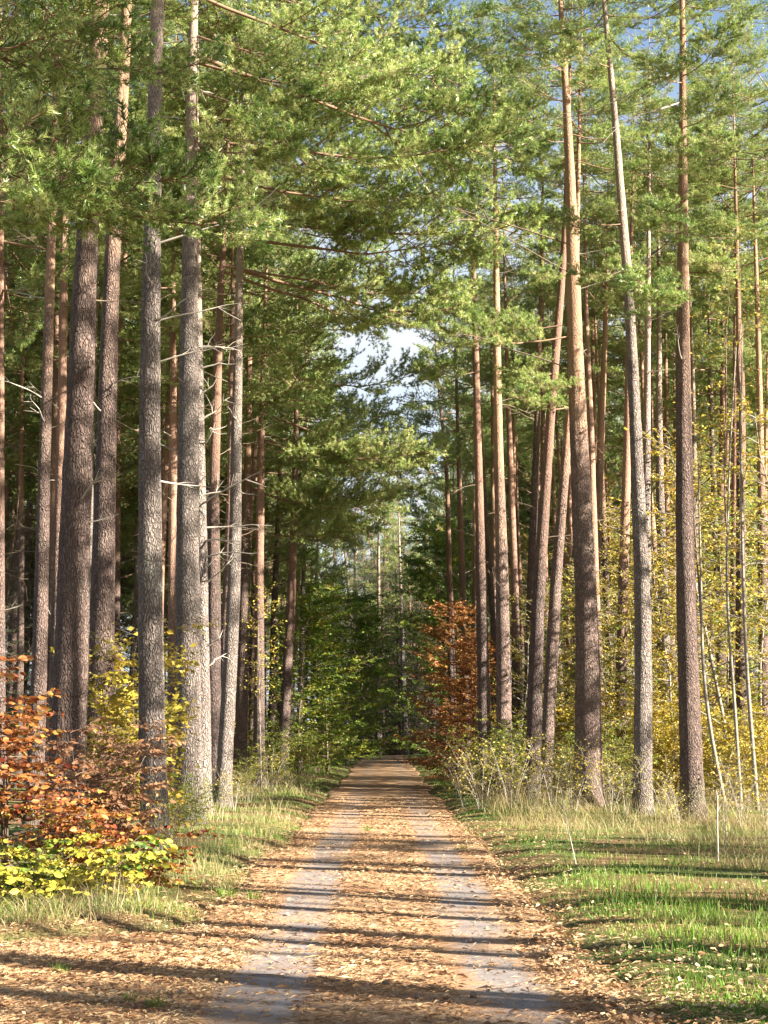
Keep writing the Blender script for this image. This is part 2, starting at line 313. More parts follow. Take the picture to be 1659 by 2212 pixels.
def bough(seed, L=3.0, bare=0.35, nside=10, sidel=0.42, ntw=6, nn=26, droop=0.10, lift=0.12, r0=0.035, flat=0.25, nl=0.095, w=0.0125, shoots=3, twl=0.40):
    """A pine bough along +X: limb, side branches in a loose flat layer, twigs, brushes of needles."""
    rng = np.random.RandomState(seed); mb = MB(); n = 9
    s = np.linspace(0, 1, n); pts = np.stack([s * L, np.zeros(n), np.zeros(n)], 1)
    pts[:, 2] = L * (-droop * np.sin(s * 2.4) + lift * s ** 2) + np.cumsum(rng.normal(0, 0.012 * L, n)) * s
    pts[:, 1] = np.cumsum(rng.normal(0, 0.022 * L, n)) * s
    tube(mb, pts, r0 * (1 - 0.85 * s), 5, 0)
    def at(a): return np.array([np.interp(a, s, pts[:, k]) for k in range(3)])
    Ps, Ds = [], []
    for q in range(nside + 3):
        a = bare + (1 - bare) * (q + rng.uniform(0, 1)) / (nside + 3); a = min(a, 1.0); p = at(a)
        sg = 1 if q % 2 else -1
        ang = sg * math.radians(rng.uniform(28, 72)) * (1 - 0.5 * (a > 0.94)); l = sidel * L * (1.15 - 0.75 * a) * rng.uniform(0.7, 1.25)
        if L > 4: l = max(l, 0.7)
        dv = np.array([math.cos(ang), math.sin(ang), rng.normal(0.1, flat)]); dv = nrm(dv)
        m = 6; u = np.linspace(0, 1, m)[:, None]
        sp = p + dv * l * u + np.array([0, 0, 1]) * (l * 0.16 * u ** 2) + np.cumsum(rng.normal(0, 0.03 * l, (m, 3)), 0) * u
        tube(mb, sp, r0 * 0.36 * (1 - 0.8 * u[:, 0]), 3, 0)
        for t in range(ntw + 1):
            b = 0.25 + 0.75 * (t + rng.uniform(0, 0.8)) / (ntw + 1); b = min(b, 1)
            tp = np.array([np.interp(b, u[:, 0], sp[:, k]) for k in range(3)])
            ta = (1 if t % 2 else -1) * math.radians(rng.uniform(20, 65)); c, si = math.cos(ta), math.sin(ta)
            td = nrm(np.array([dv[0] * c - dv[1] * si, dv[0] * si + dv[1] * c, dv[2] + rng.normal(0.22, 0.3)]))
            tl = twl * rng.uniform(0.6, 1.2) * (0.7 + 0.3 * (1 - b))
            te = tp + td * tl + np.array([0, 0, 0.04])
            tube(mb, np.stack([tp, (tp + te) / 2 + rng.normal(0, 0.015, 3), te]), [0.006, 0.005, 0.003], 3, 0)
            for h in range(shoots):
                e = 0.25 + 0.75 * h / max(1, shoots - 1); q0 = tp + (te - tp) * e
                Ps.append(q0); Ds.append(nrm(td + rng.normal(0, 0.5, 3) + np.array([0, 0, 0.30])))
    needles(mb, np.array(Ps), np.array(Ds), rng, nn, nl=nl, w=w)
    return mb
def crown(seed, H=12.0, R=2.7, nb=34, **kw):
    """A pine crown round the top of a stem: real boughs at all heights."""
    rng = np.random.RandomState(seed); mb = MB(); cols = [bough(seed * 31 + q, **kw) for q in range(7)]
    for q in range(nb):
        f = (q + 0.5) / nb; z = H * f ** 0.9; az = q * 2.4 + rng.normal(0, 0.5)
        l = R * (0.62 + 0.55 * math.sin(min(1, f * 1.5 + 0.12) * math.pi * 0.85)) * rng.uniform(0.65, 1.25) * (1 - 0.45 * f ** 3)
        el = math.radians(-6 + 52 * f ** 1.4 + rng.normal(0, 9)); sc = l / 3.0
        M = Matrix.Translation((0, 0, z)) @ Matrix.Rotation(az, 4, 'Z') @ Matrix.Rotation(-el, 4, 'Y') @ Matrix.Rotation(rng.normal(0, 0.25), 4, 'X') @ Matrix.Scale(sc, 4)
        mb.merge(cols[rng.randint(7)], M)
    return mb
def spruce(seed, H=16.0, R=2.6):
    rng = np.random.RandomState(seed); mb = MB()
    cols = [bough(seed * 17 + q, L=3.0, bare=0.12, nside=13, sidel=0.3, ntw=4, nn=9, droop=0.22, lift=0.08, r0=0.03, flat=0.08, nl=0.05, w=0.016, shoots=3, twl=0.3) for q in range(4)]
    nb = 74
    for q in range(nb):
        f = (q + 0.5) / nb; z = 0.6 + (H - 0.9) * f; l = R * (1 - f) ** 0.8 * rng.uniform(0.75, 1.15) + 0.15
        M = Matrix.Translation((0, 0, z)) @ Matrix.Rotation(q * 2.4 + rng.normal(0, 0.3), 4, 'Z') @ Matrix.Rotation(math.radians(8 - 30 * f + rng.normal(0, 6)), 4, 'Y') @ Matrix.Scale(l / 3.0, 4)
        mb.merge(cols[rng.randint(4)], M)
    return mb
def leaf_faces(P_, D, Nn, size, rng, fine=False, asp=0.62):
    """Folded leaves: pointed ovals with a mid rib."""
    m = len(P_); D = nrm(D); S = nrm(np.cross(Nn, D)); U = np.cross(D, S); sz = (size * (0.45 + 1.1 * rng.uniform(0, 1, m) ** 1.6))[:, None]; fold = rng.uniform(0.02, 0.22, m)[:, None]
    curl = rng.uniform(-0.2, 0.1, m)[:, None]
    w = asp / 2
    if fine:
        pts = [0 * D, D * .28 + S * w * .85 + U * fold * .4, D * .66 + S * w * .8 + U * (fold * .4 + curl * .5), D + U * curl, D * .66 - S * w * .8 + U * (fold * .4 + curl * .5), D * .28 - S * w * .85 + U * fold * .4]
        V = np.stack([P_ + q * sz for q in pts], 1).reshape(-1, 3); b = np.arange(m)[:, None] * 6
        return V, np.concatenate([b + np.array([[0, 1, 2, 3]]), b + np.array([[0, 3, 4, 5]])], 0)
    pts = [0 * D, D * .45 + S * w + U * fold * .5, D + U * curl, D * .45 - S * w + U * fold * .5]
    V = np.stack([P_ + q * sz for q in pts], 1).reshape(-1, 3); b = np.arange(m)[:, None] * 4
    return V, np.concatenate([b + np.array([[0, 1, 2]]), b + np.array([[0, 2, 3]])], 0)
def leafy(seed, H=8.0, stems=1, spread=0.35, start=0.3, nbr=16, brl=0.28, ntw=6, twl=0.55, nlv=7, size=0.055, up=0.5, layered=0.5, r0=0.05, fine=False, lean=(0, 0), hang=0.2, asp=0.62, topf=0.4, face=0.55):
    """A broadleaved tree or shrub. Returns (wood MB, leaf points, leaf directions, leaf normals, rng)."""
    rng = np.random.RandomState(seed); mb = MB(); LP, LD, LN = [], [], []
    for st in range(stems):
        a = rng.uniform(0, 6.28) if stems > 1 else 0; h = H * (1 if stems == 1 else rng.uniform(0.6, 1.05))
        n = 10; u = np.linspace(0, 1, n)[:, None]; out = np.array([math.cos(a), math.sin(a), 0]) * spread * h * (1 if stems > 1 else 0.1)
        b0 = np.array([math.cos(a), math.sin(a), 0]) * (0.10 if stems > 1 else 0)
        pts = b0 + np.array([0, 0, h]) * u + out * u ** 1.4 + np.array([lean[0], lean[1], 0]) * h * u ** 1.3 + np.cumsum(rng.normal(0, 0.012 * h, (n, 3)) * np.array([1, 1, 0.2]), 0) * u
        tube(mb, pts, r0 * (1 - 0.88 * u[:, 0]), 6, 0)
        for q in range(nbr):
            f = start + (1 - start) * (q + rng.uniform(0, 1)) / nbr; f = min(f, 1); p = np.array([np.interp(f, u[:, 0], pts[:, k]) for k in range(3)])
            az = q * 2.4 + rng.normal(0, 0.5) + a; l = brl * H * (1 - (1 - topf) * (f - start) / (1 - start)) * rng.uniform(0.6, 1.25)
            dv = nrm(np.array([math.cos(az), math.sin(az), up * rng.uniform(0.3, 1.2)])); m = 6; s = np.linspace(0, 1, m)[:, None]
            bp = p + dv * l * s - np.array([0, 0, 1]) * hang * l * s ** 2 + np.cumsum(rng.normal(0, 0.03 * l, (m, 3)), 0) * s
            tube(mb, bp, r0 * 0.32 * (1 - 0.85 * s[:, 0]), 4, 0)
            for t in range(ntw + 1):
                e = 0.18 + 0.82 * (t + rng.uniform(0, 1)) / (ntw + 1); e = min(e, 1); tp = np.array([np.interp(e, s[:, 0], bp[:, k]) for k in range(3)])
                ta = (1 if t % 2 else -1) * math.radians(rng.uniform(15, 70)); c, si = math.cos(ta), math.sin(ta)
                td = nrm(np.array([dv[0] * c - dv[1] * si, dv[0] * si + dv[1] * c, dv[2] * (1 - layered) + rng.normal(0, 0.4) * (1 - layered) - hang * 0.3]))
                tl = twl * rng.uniform(0.5, 1.2); te = tp + td * tl
                tube(mb, np.stack([tp, (tp + te) / 2 + rng.normal(0, 0.03 * tl, 3), te]), [r0 * 0.1, r0 * 0.08, r0 * 0.04], 3, 0)
                k_ = max(2, int(nlv * tl / twl + rng.uniform(0, 1)))
                for v in range(k_):
                    g = (v + rng.uniform(0.2, 1)) / k_; pos = tp + (te - tp) * g
                    sa = (1 if v % 2 else -1) * math.radians(rng.uniform(30, 75)); c2, s2 = math.cos(sa), math.sin(sa)
                    ld = np.array([td[0] * c2 - td[1] * s2, td[0] * s2 + td[1] * c2, td[2] + rng.normal(-0.1, 0.25 * (1.2 - layered)) - (1 - layered) * 0.4])
                    LP.append(pos); LD.append(ld); LN.append(np.array([0.25, -0.25, 0.75]) * face + rng.normal(0, 0.42, 3))
    return mb, np.array(LP), np.array(LD), nrm(np.array(LN)), rng
def leafy_mesh(name, mats, size, fine=False, asp=0.62, **kw):
    mb, LP, LD, LN, rng = leafy(size=size, fine=fine, asp=asp, **kw)
    V, F = leaf_faces(LP, LD, LN, size, rng, fine, asp); mb.add(V, F, 1); return mb.mesh(name, mats)

# ------------------------------------------------------------------ pine stems
def trunk_mb(pts, r, H, sides=14, seed=0, rings=70, flare=True):
    """A tapering stem through pts (local, base at the origin), uneven in outline."""
    rng = np.random.RandomState(seed); p = resample(pts, rings); z = p[:, 2]; f = np.clip(z / H, 0, 1)
    rad = r * np.maximum(0.06, (1 - f) ** 0.92 * 1.06)
    if flare: rad = rad * (1 + 0.42 * np.exp(-np.maximum(z, 0) / 0.30))
    T = nrm(np.gradient(p, axis=0)); A = nrm(np.cross(T, np.array([0, 1.0, 0]))); B = np.cross(T, A)
    a = np.arange(sides) * 2 * math.pi / sides
    ph = rng.uniform(0, 6.28, 4)
    wob = 1 + 0.03 * np.sin(a[None] * 2 + z[:, None] * 0.5 + ph[0]) + 0.025 * np.sin(a[None] * 3 - z[:, None] * 1.1 + ph[1]) + rng.normal(0, 0.022, (rings, sides))
    wob += (0.06 * np.exp(-np.maximum(z, 0) / 0.25))[:, None] * np.sin(a[None] * 5 + ph[2])
    V = p[:, None] + (rad[:, None] * wob)[..., None] * (np.cos(a)[None, :, None] * A[:, None] + np.sin(a)[None, :, None] * B[:, None])
    i = np.arange(rings - 1)[:, None] * sides; j = np.arange(sides)[None]; k = (j + 1) % sides
    mb = MB(); mb.add(V.reshape(-1, 3), np.stack([i + j, i + k, i + sides + k, i + sides + j], -1).reshape(-1, 4), 0, True); return mb
def dead_branch_mb(seed, L=1.0, r=0.02, forks=3, up=0.25):
    rng = np.random.RandomState(seed); mb = MB(); n = 7; s = np.linspace(0, 1, n)
    pts = np.stack([s * L, np.cumsum(rng.normal(0, 0.03 * L, n)) * s, L * up * (s ** 1.5 - 0.5 * s) + np.cumsum(rng.normal(0, 0.03 * L, n)) * s], 1)
    tube(mb, pts, r * (1 - 0.75 * s), 5, 0)
    for q in range(forks):
        f = rng.uniform(0.3, 0.85); p = np.array([np.interp(f, s, pts[:, k]) for k in range(3)])
        d = nrm(np.array([rng.uniform(0.5, 1), rng.normal(0, 0.6), rng.normal(0.1, 0.5)])) * L * rng.uniform(0.15, 0.45)
        m = p + d * 0.5 + rng.normal(0, 0.03 * L, 3); tube(mb, np.stack([p, m, p + d]), [r * 0.4, r * 0.32, r * 0.14], 4, 0)
    return mb
CROWNS = [crown(11 + q, H=11.5 + 1.2 * (q % 2), R=2.6 + 0.25 * q).mesh("pine_crown", [M_LIMB, M_NEEDLE]) for q in range(3)]
LONG = [bough(401 + q, L=5.2, bare=0.30, nside=19, sidel=0.32, ntw=10, nn=28, shoots=3, r0=0.04, droop=0.08, lift=0.06, flat=0.34, twl=0.45).mesh("pine_bough", [M_LIMB, M_NEEDLE]) for q in range(5)]
SHORT = [bough(451 + q, L=2.6, bare=0.28, nside=14, sidel=0.42, ntw=8, nn=28, shoots=3, r0=0.024, flat=0.3).mesh("pine_bough", [M_LIMB, M_NEEDLE]) for q in range(4)]
SNAG = [dead_branch_mb(501 + q, 1.0, 0.022, 2 + q % 3).mesh("dead_branch", [M_DEAD]) for q in range(6)]
SNAGD = [dead_branch_mb(531 + q, 1.6, 0.016, 5).mesh("dead_branch", [M_TWIG]) for q in range(6)]
rnd = random.Random(77)
class Pine: pass
def pine(label, axis, d, w, H=None, mat=None, group=None, zc=12.5, csc=1.0, ci=None, snags=4, seed=None, base=None):
    """A pine whose stem passes through the picture points of axis at distance d; w is its picture width near y=1290."""
    seed = seed if seed is not None else rnd.randrange(9999); H = H or rnd.uniform(23, 26)
    pts = sorted([P(px, py, d) for px, py in axis], key=lambda q: q[2])
    sl = (pts[1] - pts[0]) / (pts[1][2] - pts[0][2]); g = 0.0
    for _ in range(3):
        b = pts[0] + sl * (g - pts[0][2]); g = float(ground_z(b[0], b[1]))
    b = pts[0] + sl * (g - pts[0][2]) * (1.0 if base is None else 0)
    if base is not None: b = np.array([gx(base, d), d, g])
    loc = np.array([b[0], b[1], g - 0.06])
    up = pts[-1] - pts[-2]; up = up / up[2]; up = np.array([up[0] * 0.5, 0.0, 1.0])
    top = pts[-1] + up * max(1.0, H - pts[-1][2])
    local = np.array([np.zeros(3)] + [q - loc for q in pts if q[2] > g + 0.4] + [top - loc])
    # smooth the polyline
    q = resample(local, 24)
    for _ in range(2): q[1:-1] = (q[:-2] + 2 * q[1:-1] + q[2:]) / 4
    q[0] = 0
    t = Pine(); r = w / 2 / FPX * d * 1.08 / (1 - 3.5 / H)
    t.root = thing("pine_tree", label, "tree", loc, group); t.loc = loc; t.q = q; t.r = r; t.H = H; t.d = d
    link("trunk", trunk_mb(q, r, H, 16, seed, 90).mesh("trunk", [mat or M_BARK]), t.root)
    zc_ = zc + rnd.uniform(-0.8, 0.8)
    t.at = lambda z: np.array([np.interp(z, q[:, 2], q[:, k]) for k in range(2)] + [z])
    c = t.at(zc_); cm = CROWNS[rnd.randrange(3) if ci is None else ci]
    link("crown", cm, t.root, Matrix.Translation(c) @ Matrix.Rotation(rnd.uniform(0, 6.28), 4, 'Z') @ Matrix.Diagonal((csc, csc, (H - zc_) / 12.2, 1)))
    for s in range(snags):
        z = rnd.uniform(4.5, zc_ - 0.5); put_snag(t, z, rnd.uniform(0, 360), rnd.uniform(0.35, 1.25), dark=rnd.random() < 0.55)
    return t
def put_snag(t, z, az, L, dark=False, el=None):
    """A dead branch on tree t at height z, pointing to azimuth az (0 = along +X)."""
    c = t.at(z); a = math.radians(az); e = math.radians(rnd.uniform(-8, 28) if el is None else el)
    rr = t.r * max(0.1, 1 - z / t.H) * 0.8; c = c + np.array([math.cos(a), math.sin(a), 0]) * rr
    M = Matrix.Translation(c) @ Matrix.Rotation(a, 4, 'Z') @ Matrix.Rotation(-e, 4, 'Y') @ Matrix.Rotation(rnd.uniform(0, 6.28), 4, 'X') @ Matrix.Diagonal((L, 0.75 * L ** 0.4, 0.75 * L ** 0.4, 1))
    return link("dead_branch", (SNAGD if dark else SNAG)[rnd.randrange(6)], t.root, M)
def put_bough(t, z0, tip, pool=None, roll=None):
    """A living bough from tree t at height z0 to a tip in the world."""
    c = t.at(z0); v = np.asarray(tip) - (c + t.loc); L = float(np.linalg.norm(v)); pool = pool or (LONG if L > 3.6 else SHORT); base = 5.2 if pool is LONG else 2.6
    M = Matrix.Translation(c) @ frame_from(v) @ Matrix.Rotation(rnd.uniform(-0.5, 0.5) if roll is None else roll, 4, 'X') @ Matrix.Scale(L / base, 4)
    return link("bough", pool[rnd.randrange(len(pool))], t.root, M)

# ------------------------------------------------------------------ the pines one can tell apart, along both sides of the path
T = {}
T['A'] = pine("stout pine with purplish brown bark rising behind the red beech bush", [(158, 1290), (180, 645), (208, 200)], 20.5, 60, zc=17, snags=9)
T['B'] = pine("straight dark-barked pine close beside the stout pine behind the red bush", [(222, 1290), (237, 645), (262, 250)], 24, 46, zc=17, snags=9)
T['C'] = pine("pine with deeply cracked grey bark at the edge of the rust-coloured bush", [(334, 1790), (323, 1290), (325, 645), (338, 100)], 21.5, 46, mat=M_BARK3, zc=17, snags=9)
T['D'] = pine("thick grey-brown pine in front of a pale pine with snags", [(408, 1770), (405, 1290), (409, 645), (413, 300)], 28, 47, mat=M_BARK3, zc=17.5, snags=9)
T['E'] = pine("pale sunlit pine bristling with short white dead snags", [(441, 1757), (437, 1290), (428, 700), (424, 400)], 32, 25, mat=M_BARK3, zc=17, snags=0)
T['F'] = pine("dark reddish pine just past the pale pine with snags", [(464, 1735), (461, 1290), (463, 1000), (476, 645), (486, 480)], 37, 26, mat=M_BARK2, zc=16, snags=9)
T['G'] = pine("slim pale pine leaning out at the grass edge of the path", [(480, 1742), (506, 1290), (513, 800), (520, 500)], 35.5, 27, mat=M_BARK3, zc=16.5, snags=9)
T['H'] = pine("brown pine half hidden behind the slim leaning pale pine", [(520, 1690), (528, 1290), (537, 900), (541, 600)], 51, 22, zc=13, snags=5)
T['I'] = pine("reddish pine with a thin grey sapling at its foot", [(560, 1685), (560, 1290), (565, 900), (575, 600)], 47, 20, mat=M_BARK2, zc=12.5, snags=5)
T['J'] = pine("thin blue-grey pine between reddish pine and green beech", [(586, 1650), (593, 1290), (606, 1000)], 64, 15, zc=12, snags=4)
T['K'] = pine("red-brown pine leaning beside the green beech trees", [(609, 1650), (630, 1290), (640, 945), (642, 600)], 58, 20, mat=M_BARK2, zc=12, snags=4)
T['L1'] = pine("sunlit orange pine with a whitish foot behind the red bush", [(78, 1640), (90, 1290), (98, 900), (108, 645), (118, 250)], 28, 28, zc=16.5, snags=9)
T['L2'] = pine("thin dark pine squeezed behind the sunlit orange pine", [(112, 1290), (120, 900), (124, 500)], 46, 17, mat=M_BARK2, zc=16, snags=9)
T['L3'] = pine("pinkish pine partly behind the stout purplish brown pine", [(126, 1290), (132, 1000), (138, 645), (141, 250)], 34, 25, mat=M_BARK2, zc=16.5, snags=9)
T['L4'] = pine("whitish lit pine seen in the gap between two dark trunks", [(189, 1290), (198, 900), (207, 645)], 40, 18, mat=M_BARK3, zc=16, snags=9)
T['L5'] = pine("thin shaded pine behind the straight dark-barked pine", [(251, 1290), (258, 645), (268, 350)], 52, 17, mat=M_BARK2, zc=13, snags=5)
T['L6'] = pine("narrow reddish pine just behind the cracked grey pine", [(351, 1290), (353, 645)], 56, 14, mat=M_BARK2, zc=13, snags=4)
T['L7'] = pine("bright orange pine between the two thick grey pines", [(374, 1290), (374, 645), (376, 350)], 42, 21, mat=M_BARK2, zc=16, snags=9)
T['L8'] = pine("red-barked pine cut by the picture edge beside dark spruces", [(1, 1290), (2, 645), (4, 200)], 33, 18, mat=M_BARK2, zc=13, snags=4)
T['R1'] = pine("reddish pine with a pale foot beside the orange beech tree", [(1049, 1700), (1040, 1290), (1030, 850), (1018, 400)], 42, 22, mat=M_BARK2, zc=18.5, csc=.65, snags=4)
T['R2'] = pine("dark brown pine with twiggy undergrowth at its foot", [(1090, 1710), (1086, 1290), (1076, 950), (1071, 500)], 40, 27, zc=18.5, csc=.65, snags=4)
T['R2b'] = pine("slender brown pine tight between two darker pines", [(1066, 1290), (1064, 950)], 60, 14, zc=18.5, csc=.65, snags=3)
T['R2c'] = pine("slender lit pine close behind the dark brown pine", [(1117, 1690), (1113, 1290), (1097, 845), (1090, 600)], 50, 17, mat=M_BARK2, zc=18.5, csc=.65, snags=3)
T['R3'] = pine("dark pine leaning strongly outwards with a bright upper edge", [(1149, 1715), (1162, 1290), (1193, 845), (1211, 645), (1222, 500)], 37, 26, mat=M_BARK2, zc=18.5, csc=.65, snags=2)
T['R4'] = pine("leaning greyish pine crossing behind the thick lit pine", [(1178, 1710), (1198, 1290), (1226, 945), (1240, 750)], 38.5, 23, mat=M_BARK, zc=18.5, csc=.65, snags=2)
T['R5'] = pine("thick brightly lit pine that forks high up", [(1272, 1735), (1268, 1290), (1257, 1095), (1247, 895), (1241, 695), (1231, 350), (1220, 150), (1211, 25)], 35, 46, zc=19, csc=.7, snags=3)
T['R6'] = pine("orange-red pine with leaf shadows on its lit stem", [(1335, 1720), (1346, 1290), (1354, 1000), (1360, 645), (1370, 300)], 43, 22, mat=M_BARK2, zc=18.5, csc=.65, snags=4)
T['R7'] = pine("slim silver-grey pine that bends away from the tall orange pine", [(1388, 1750), (1390, 1290), (1382, 1145), (1371, 895), (1361, 645), (1347, 500), (1332, 300), (1320, 150), (1305, 25)], 31.5, 31, mat=M_BARK3, zc=19, csc=.7, snags=3)
T['R8'] = pine("pinkish grey pine just behind the bending silver-grey pine", [(1396, 1290), (1397, 945), (1400, 645), (1404, 200)], 40, 21, mat=M_BARK3, zc=18.5, csc=.65, snags=4)
T['R9'] = pine("tall straight pine, grey below and orange above, in dry grass", [(1496, 1760), (1482, 1290), (1476, 895), (1475, 645), (1475, 350), (1475, 50)], 30, 39, zc=19, csc=.7, snags=3)
T['R10'] = pine("brown pine behind the thick lit pine", [(1290, 1290), (1280, 700)], 52, 18, zc=18.5, csc=.65, snags=4)
T['R11'] = pine("dark leaning pine in the shade behind the thick lit pine", [(1290, 1150), (1308, 700), (1314, 500)], 47, 22, zc=18.5, csc=.65, snags=4)
T['R12'] = pine("greyish pine behind thin birch stems", [(1601, 1700), (1600, 1290), (1598, 800)], 40, 21, zc=18.5, csc=.65, snags=3)
T['R13'] = pine("brown pine at the far side of the birch stems", [(1652, 1600), (1648, 1290), (1640, 800)], 42, 20, zc=18.5, csc=.65, snags=3)
T['R14'] = pine("thin red pine rising out of yellow birch leaves", [(1440, 1050), (1438, 700), (1434, 400)], 55, 15, mat=M_BARK2, zc=18.5, csc=.65, snags=4)
T['R15'] = pine("shaded red pine rising beyond the yellow birch crowns", [(1560, 900), (1562, 645), (1568, 300)], 52, 17, mat=M_BARK2, zc=18.5, csc=.65, snags=4)
T['R16'] = pine("dark red pine beyond the tall straight pine", [(1590, 400), (1592, 100), (1588, 800)], 45, 18, mat=M_BARK2, zc=18.5, csc=.65, snags=4)
T['C1'] = pine("grey-green lit pine standing where the path ends", [(876, 1620), (866, 1290), (862, 1150)], 116, 11, mat=M_BARK3, zc=19, csc=.6, snags=2)
T['C2'] = pine("blue-grey pine beside the lit one where the path ends", [(818, 1620), (818, 1500)], 118, 12, mat=M_BARK3, zc=19, csc=.6, snags=2)
T['C3'] = pine("slender reddish pine past the orange beech tree", [(972, 1290), (965, 1000), (946, 830)], 66, 15, mat=M_BARK2, zc=13, csc=.85, snags=5)
T['C4'] = pine("dark slender pine between orange beech and reddish pine", [(1000, 1290), (988, 900), (982, 700)], 58, 15, mat=M_BARK2, zc=13, csc=.85, snags=5)

# white dead snags on the pale pine, all on its sunny side
t = T['E']
for py, L, el in ((760, 0.5, 25), (795, 0.75, 20), (850, .55, 28), (905, .7, 28), (960, .5, 20), (1070, .75, 12), (1088, 1.5, 22), (1140, 1.35, 4), (1170, 1.1, 4), (1205, 1.3, 10), (1225, .5, 22), (1260, .85, 32), (1395, .4, 20), (1440, .4, 25)):
    o = put_snag(t, P(437, py, 32)[2] - t.loc[2], rnd.uniform(-40, 5), L, el=el); o.scale = (L * 1.15, 1.15, 1.15)
for z, az, L in ((9.6, 0, 3.0), (8.3, 10, 2.0), (7.6, -5, 1.6)): put_snag(T['C'], z, az, L * 0.7, el=18)
for z, az, L in ((14.6, 175, 4.0), (13.8, 200, 3.0), (11.2, 172, 3.2)): put_snag(T['R5'], z, az, L, dark=True, el=22)
for z, az, L in ((17.0, 182, 3.0), (12.8, 178, 1.2), (16.2, 200, 2.4)): put_snag(T['R9'], z, az, L, el=-25)

# ------------------------------------------------------------------ living boughs that reach over the path
def near_tree(names, p):
    return min((T[n] for n in names), key=lambda t: abs(t.d - p[1]) * 1.5 + abs(t.at(10)[0] + t.loc[0] - p[0]) * 0.3 + rnd.uniform(0, 5))
LEFT_ROW = ['A', 'B', 'C', 'D', 'E', 'F', 'G']; LEFT_FAR = ['H', 'I', 'J', 'K', 'G', 'F']
def over(px, py, d, names, dz=None):
    p = P(px, py, d); t = near_tree(names, p); p[1] = 0.5 * p[1] + 0.5 * t.d if abs(p[1] - t.d) > 5 else p[1]
    p = P(px, py, p[1]); put_bough(t, max(4, p[2] - t.loc[2] + (rnd.uniform(-0.6, 1.2) if dz is None else dz)), p)
for px, py, d in ((1120, 270, 30), (1060, 330, 28), (980, 130, 30), (900, 60, 34), (820, 240, 31), (1000, 200, 34), (740, 130, 27), (640, 220, 27), (930, 420, 33), (1100, 440, 35), (1040, 500, 36),
                  (850, 420, 35), (760, 330, 30), (700, 430, 33), (600, 330, 26), (560, 150, 30),  (650, 40, 29), (780, 30, 33), (1010, 40, 36), (880, 520, 38), (960, 590, 38), (800, 520, 36), (870, 160, 27), (700, 250, 36),
                  (520, 400, 30), (980, 300, 37), (900, 330, 33), (620, 110, 33), (1000, 640, 40), (900, 660, 41), (1020, 150, 39), (930, 240, 40)):
    over(px, py, d, LEFT_ROW)
for px, py, d in ((850, 960, 52), (930, 970, 55), (690, 880, 47), (740, 960, 50), (800, 1060, 55), (870, 1070, 58), (640, 800, 45), (660, 1000, 52), (900, 1000, 60), (700, 1060, 56), (620, 920, 48), (840, 900, 60), (940, 960, 50), (880, 1000, 48), (830, 1090, 50), (760, 1120, 50), (800, 960, 46), (700, 760, 42), (860, 1040, 54), (680, 1080, 50), (900, 950, 46), (720, 1000, 46), (865, 690, 48), (845, 870, 52), (770, 1130, 54), (800, 1160, 58), (740, 1100, 52), (830, 1000, 58), (920, 780, 50)):
    over(px, py, d, LEFT_FAR)
# sparse sprays on the sunnier side
for n, px, py, dz in (('R5', 960, 720, .3), ('R5', 1060, 700, .2), ('R3', 1110, 800, .2), ('R5', 1160, 830, .3), ('R4', 1130, 860, .2), ('R5', 1150, 600, .5), ('R7', 1240, 470, .2), ('R7', 1300, 440, .0), ('R9', 1420, 470, .4), ('R7', 1250, 600, .4), ('R9', 1380, 640, .5), ('R8', 1330, 560, .3),
                      ('R5', 1180, 110, .0), ('R5', 1320, 150, .3), ('R9', 1400, 150, .3), ('R9', 1560, 220, .2), ('R7', 1240, 90, .1), ('R9', 1450, 330, .4), ('R9', 1540, 420, .3), ('R2', 1180, 470, .3), ('R2', 990, 560, .3), ('R1', 950, 640, .3), ('R1', 930, 800, .3), ('R12', 1530, 560, .3), ('R12', 1640, 500, .3), ('R16', 1560, 330, .2), ('R9', 1560, 90, .2), ('R1', 1120, 700, .2), ('R2c', 1010, 780, .2), ('R13', 1560, 640, .2), ('R12', 1630, 300, .2), ('R13', 1600, 200, .2), ('R9', 1600, 50, .2), ('R9', 1520, 30, .3), ('R12', 1650, 120, .3), ('R13', 1655, 390, .3), ('R12', 1560, 480, .2), ('R15', 1640, 600, .2), ('R16', 1650, 30, .2), ('R8', 1480, 60, .3), ('R8', 1500, 240, .3), ('R6', 1420, 230, .2), ('R16', 1500, 170, .2), ('R15', 1480, 420, .2), ('R12', 1520, 300, .2), ('R10', 1200, 260, .2), ('R11', 1380, 380, .2), ('R2', 1150, 330, .2), ('R1', 1120, 220, .2)):
    t = T[n]; p = P(px, py, t.d - rnd.uniform(0.3, 2.0)); put_bough(t, p[2] - t.loc[2] + dz, p)
# a pine beyond the picture's edge whose boughs hang in front of the stems
t = T['L0'] = pine("pine standing outside the view whose shaded boughs hang before the stems", [(-330, 1290), (-325, 645)], 16, 70, zc=12.5, snags=0)
for px, py, dd in ((150, 425, 0), (320, 430, 1), (540, 428, 2), (230, 90, 0), (410, 140, 1)):
    p = P(px, py, 16 + dd); put_bough(t, p[2] - t.loc[2] + 0.15, p)

